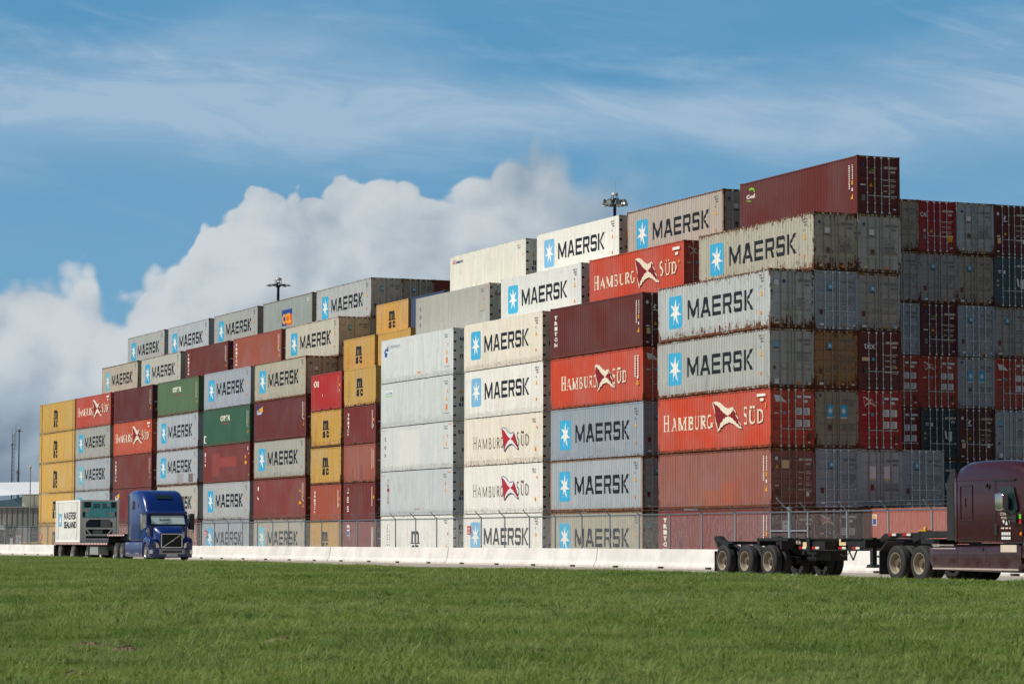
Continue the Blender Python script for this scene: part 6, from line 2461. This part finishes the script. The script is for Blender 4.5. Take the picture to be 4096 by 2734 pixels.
light_mast(2459, 803, 300, 'tall dark light mast with drooping lamp heads rising left of the maroon top container', 8, 1.42, False)
light_mast(1113, 1139, 340, 'tall dark light mast with flat lamps above the grey-green container', 8, 1.62, True)
light_mast(77, 1723, 800, 'taller of the two thin light masts above the warehouse roof', 6, 1.15, True, .15, False)
light_mast(49, 1779, 820, 'shorter thin light mast left of the taller one above the warehouse', 6, 1.0, True, .13, False)
light_mast(69, 1889, 830, 'smallest light mast standing between the two thin ones', 4, .7, True, .10, False)
# lattice radio tower
p = ray(56, 1731, 900)
m = MB()
h = p.z
w = .42
for sx, sy in ((-w, -w), (w, -w), (0, w)):
    m.tube((sx, sy, 0), (sx, sy, h), .07, 5)
z = 0
while z < h - 1.4:
    m.tube((-w, -w, z), (w, -w, z + 1.4), .045, 4, caps=False); m.tube((w, -w, z), (0, w, z + 1.4), .045, 4, caps=False); m.tube((0, w, z), (-w, -w, z + 1.4), .045, 4, caps=False)
    z += 1.4
o = bpy.data.objects.new('lattice_tower', None); COL.objects.link(o); o.location = (p.x, p.y, 0)
tag(o, 'slender steel lattice tower behind the thin light masts', 'tower')
m.build('lattice', plain('tower_steel', lin((150, 156, 160)), .5, .3), o)
m = MB()
for dx_ in (-.6, .5, .9): m.tube((dx_, 0, h - 5.5), (dx_, 0, h + 2.2 + dx_), .05, 4)
m.build('antenna', POLE, o)

# warehouse: grey ribbed hall in front, taller cream hall with white roof behind
WALLG, nt, b = mat_base('ribbed_metal_grey')
tc = nt.new('ShaderNodeTexCoord').outputs['Object']
n = nt.noise(nt.vmul(tc, (1, 1, .3)), .8, 5, .6)
nt.l.new(nt.mix(n, lin((150, 148, 142)), lin((176, 174, 166))), b.inputs['Base Color']); b.inputs['Roughness'].default_value = .6
CREAMW = plain('cladding_cream', lin((232, 228, 206)), .6, var=.06)
WROOF = plain('roof_white', lin((222, 224, 224)), .5, var=.05)
BLGL = plain('translucent_panel', lin((104, 134, 148)), .3, .0, .25, scale=.6)
D0 = 330.0
k = D0 / 10939.565


def wx(px): return (px - 2048) * k


def wz(py): return 1.25 + (2161.2 - py) * k


wh = bpy.data.objects.new('warehouse', None); COL.objects.link(wh); wh.location = (wx(60), D0, 0)
tag(wh, 'grey metal warehouse with cream upper hall and white roof at the left edge', 'building')
ox, oz = wx(60), 0


def whb(name, mat, fn, **kw):
    m = MB((ox, D0, 0)); fn(m)
    return m.build(name, mat, wh, **kw)


def ribs(m):
    x0, x1 = wx(-420), wx(330)
    n = int((x1 - x0) / .62)
    for i in range(n):
        a_ = x0 + (x1 - x0) * i / n; w_ = (x1 - x0) / n
        m.face([(a_, D0, -.2), (a_ + w_ * .6, D0, -.2), (a_ + w_ * .6, D0, wz(2030)), (a_, D0, wz(2030))])
        m.face([(a_ + w_ * .6, D0, -.2), (a_ + w_ * .7, D0 + .12, -.2), (a_ + w_ * .7, D0 + .12, wz(2030)), (a_ + w_ * .6, D0, wz(2030))])
        m.face([(a_ + w_ * .7, D0 + .12, -.2), (a_ + w_ * .9, D0 + .12, -.2), (a_ + w_ * .9, D0 + .12, wz(2030)), (a_ + w_ * .7, D0 + .12, wz(2030))])
        m.face([(a_ + w_ * .9, D0 + .12, -.2), (a_ + w_, D0, -.2), (a_ + w_, D0, wz(2030)), (a_ + w_ * .9, D0 + .12, wz(2030))])
    m.face([(x0, D0 + .13, -.2), (x0, D0 + 9, -.2), (x0, D0 + 9, wz(2030)), (x0, D0 + .13, wz(2030))])
    m.face([(x1, D0 + .0, -.2), (x1, D0 + 9, -.2), (x1, D0 + 9, wz(2030)), (x1, D0 + .0, wz(2030))])


whb('lower_wall', WALLG, ribs, fixn=False)
whb('lower_roof', plain('roof_grey', lin((168, 168, 164)), .6), lambda m: (m.box(wx(-420), wx(330), D0 - .12, D0 + 9, wz(2030), wz(2025))))


def upper(m):
    x0, x1, y = wx(38), wx(300), D0 + 9.2
    pts = [(x0, 0), (x1, 0), (x1, wz(1976) + .1), (x0 + 3.0, wz(1976)), (x0, wz(1976))]
    m.prism([(x0, 0), (x1, 0), (x1, wz(1970)), (x0, wz(1975))], 'y', y, y + 20)


whb('upper_hall', CREAMW, upper)


def uribs(m):
    y = D0 + 9.17
    for px in (85, 128, 140): m.box(wx(px), wx(px) + .14, y - .03, y + .03, wz(2030), wz(1974))
    m.box(wx(37), wx(300), y - .1, y + .02, wz(1976), wz(1971))


whb('wall_trim', plain('trim_tan', lin((176, 172, 156)), .6), uribs)


def roofs(m):
    y = D0 + 9
    # roof of the cream hall, sloping back up to the ridge
    m.face([(wx(33), y - .4, wz(1972)), (wx(300), y - .4, wz(1966)), (wx(300), y + 26, wz(1938) + 1.2), (wx(92), y + 26, wz(1940) + 1.2)])
    m.face([(wx(33), y - .4, wz(1972)), (wx(92), y + 26, wz(1940) + 1.2), (wx(-300), y + 26, wz(1946) + 1.2), (wx(-300), y + 6, wz(1990))])


whb('roof', WROOF, roofs, fixn=False)
whb('translucent_wall', BLGL, lambda m: m.prism([(wx(-300), 0), (wx(37), 0), (wx(37), wz(1980)), (wx(-10), wz(1992)), (wx(-300), wz(2020))], 'y', D0 + 9.6, D0 + 12))
for px in (9, 52, 138):
    m = MB((ox, D0, 0)); x = wx(px)
    m.box(x - .55, x + .55, D0 - .04, D0 + .06, wz(2168), wz(2105))
    f_ = m.build('window', BLKPL, wh)
    m = MB((ox, D0, 0))
    m.box(x - .62, x + .62, D0 - .07, D0 - .04, wz(2133), wz(2131)); m.box(x - .62, x + .62, D0 - .12, D0 - .04, wz(2105), wz(2102))
    m.build('frame', plain('frame_grey', lin((120, 120, 118)), .5), f_)
whb('canopy', WROOF, lambda m: m.box(wx(-40), wx(31), D0 - 1.2, D0 - .02, wz(2117), wz(2100)))
m = MB((ox, D0, 0))
m.tube((wx(139), D0 + 22, wz(1950)), (wx(139), D0 + 22, wz(1928)), .22, 8); m.tube((wx(139), D0 + 22, wz(1932)), (wx(139), D0 + 22, wz(1929)), .34, 8)
m.build('roof_vent', plain('vent_grey', lin((140, 144, 146)), .5, .3), wh)

# flag pole with a gilded ball
p = ray(122, 1868, 270)
o = bpy.data.objects.new('flag_pole', None); COL.objects.link(o); o.location = (p.x, p.y, 0)
tag(o, 'thin pale flag pole with a small golden ball before the warehouse', 'pole')
m = MB(); m.tube((0, 0, 0), (0, 0, p.z - .08), .07, 8, .04)
for q in (.25, .5, .72): m.tube((0, 0, p.z * q), (0, 0, p.z * q + .1), .075, 8)
m.build('pole', plain('pole_grey', lin((150, 152, 152)), .5, .3), o, smooth=40)
m = MB(); m.lathe([(.001, -.12), (.09, -.08), (.12, 0), (.09, .08), (.001, .12)], (0, 0, p.z), 'z', 12)
m.build('ball', plain('gilt', lin((206, 160, 80)), .35, .6), o, smooth=60)


def board_sign(px0, px1, py0, py1, dist, label, lines, border):
    a_ = ray(px0, py0, dist); b_ = ray(px1, py1, dist)
    o = bpy.data.objects.new('notice_board', None); COL.objects.link(o); o.location = ((a_.x + b_.x) / 2, dist, 0)
    tag(o, label, 'sign')
    w = abs(b_.x - a_.x)
    m = MB(); m.tube((-w * .4, .05, 0), (-w * .4, .05, a_.z), .04, 6); m.tube((w * .4, .05, 0), (w * .4, .05, a_.z), .04, 6)
    m.build('post', POLE, o)
    m = MB(); m.box(-w / 2, w / 2, -.02, .02, max(.2, b_.z - .3), a_.z)
    bd_ = m.build('panel', plain('board_white', lin((226, 226, 222)), .5), o)
    d = Decal()
    zt, zb = a_.z, max(.2, b_.z - .3)
    if border:
        d.rect(-w / 2, w / 2, zt - .07, zt, 'signred'); d.rect(-w / 2, -w / 2 + .06, zb, zt - .07, 'signred'); d.rect(w / 2 - .06, w / 2, zb, zt - .07, 'signred')
    rr = random.Random(8)
    for i in range(lines):
        z = zt - .2 - i * (zt - zb - .3) / lines
        x = -w / 2 + .14
        while x < w / 2 - .25:
            q = rr.choice((.08, .12, .2)); d.rect(x, x + q, z - .06, z, 'ink'); x += q + .05
    link('sign_lettering', d.mesh('sign_lettering'), bd_, (0, -.021, 0))


board_sign(61, 86, 2135, 2178, 250, 'white notice board with red border behind the fence at the left edge', 8, True)
board_sign(40, 51, 2150, 2180, 252, 'small white notice board beside the red-bordered one', 4, False)
# yellow pipe guard
p = ray(124, 2166, 235)
m = MB()
m.tube((-.95, 0, 0), (-.95, 0, .88), .07, 8); m.tube((.95, 0, 0), (.95, 0, .88), .07, 8); m.tube((-.95, 0, .88), (-.8, 0, 1.05), .07, 8); m.tube((-.8, 0, 1.05), (.8, 0, 1.05), .07, 8); m.tube((.8, 0, 1.05), (.95, 0, .88), .07, 8)
o = m.build('pipe_guard', plain('guard_yellow', lin((206, 160, 60)), .5), None)
o.location = (p.x, 235, 0)
tag(o, 'yellow bent pipe guard behind the fence left of the yellow stack', 'guard rail')


# ------------------------------------------------------------------ bare soil mounds in the lawn
m, nt, b = mat_base('mound_soil')
tc = nt.new('ShaderNodeTexCoord').outputs['Object']
n1 = nt.noise(tc, 9, 6, .7)
nt.l.new(nt.mix(n1, (.13, .085, .055), (.26, .18, .125)), b.inputs['Base Color'])
b.inputs['Roughness'].default_value = .95
MOUND = m
for i, (px, py, sz, lab) in enumerate(((1029, 2503, .30, 'small brown soil mound in the lawn, left of the middle'), (1980, 2482, .34, 'wide low brown soil mound in the middle of the lawn'),
                                       (352, 2590, .30, 'brown soil mound in the lawn near the left edge'), (505, 2608, .22, 'tiny brown soil mound right of the one near the left edge'),
                                       (1135, 2572, .30, 'flat brown soil patch in the lawn below the left of middle'), (300, 2712, .30, 'brown soil mound in the lawn at the bottom left'),
                                       (2150, 2622, .34, 'low brown soil patch right of centre near the bottom'), (3560, 2560, .22, 'small brown soil mound in the right part of the lawn'))):
    g0 = ray(px, py, 10)
    dv = (g0 - Vector((0, 0, 1.25)))
    t_ = (FIELDZ - 1.25) / dv.z
    for _ in range(4):
        q_ = Vector((0, 0, 1.25)) + dv * t_
        t_ = (field_z(q_.x, q_.y) + .01 - 1.25) / dv.z
    q_ = Vector((0, 0, 1.25)) + dv * t_
    rr = random.Random(i)
    mm = MB()
    nr, na = 7, 22
    ph = [rr.uniform(0, 6.3) for _ in range(5)]
    rows = []
    for r_ in range(nr):
        f_ = r_ / (nr - 1)
        row = []
        for a_ in range(na):
            t2 = 2 * math.pi * a_ / na
            rad = sz * .42 * f_ * (1 + .22 * math.sin(2 * t2 + ph[0]) + .14 * math.sin(5 * t2 + ph[1]))
            z = (1 - f_ ** 1.6) * .05 + rr.uniform(-.014, .014) - (.03 if r_ == nr - 1 else 0)
            row.append(mm.addv((rad * 1.5 * math.cos(t2), rad * math.sin(t2), z)))
        rows.append(row)
    for r_ in range(nr - 1):
        for a_ in range(na):
            b_ = (a_ + 1) % na
            mm.f.append([rows[r_][a_], rows[r_][b_], rows[r_ + 1][b_], rows[r_ + 1][a_]]); mm.mi.append(0)
    for q in range(16):
        t2, f_ = rr.uniform(0, 6.28), rr.uniform(.1, 1.1)
        x, y = sz * .63 * f_ * math.cos(t2), sz * .42 * f_ * math.sin(t2)
        s_ = rr.uniform(.006, .018)
        z = max(.0, .05 * (1 - f_ ** 1.6))
        mm.box(x - s_, x + s_, y - s_, y + s_, z - s_ * .5, z + s_ * 1.3)
    o = mm.build('soil_mound', MOUND, None)
    o.location = (q_.x, q_.y, field_z(q_.x, q_.y) + .012)
    tag(o, lab, 'soil mound', 'soil mounds in the lawn')
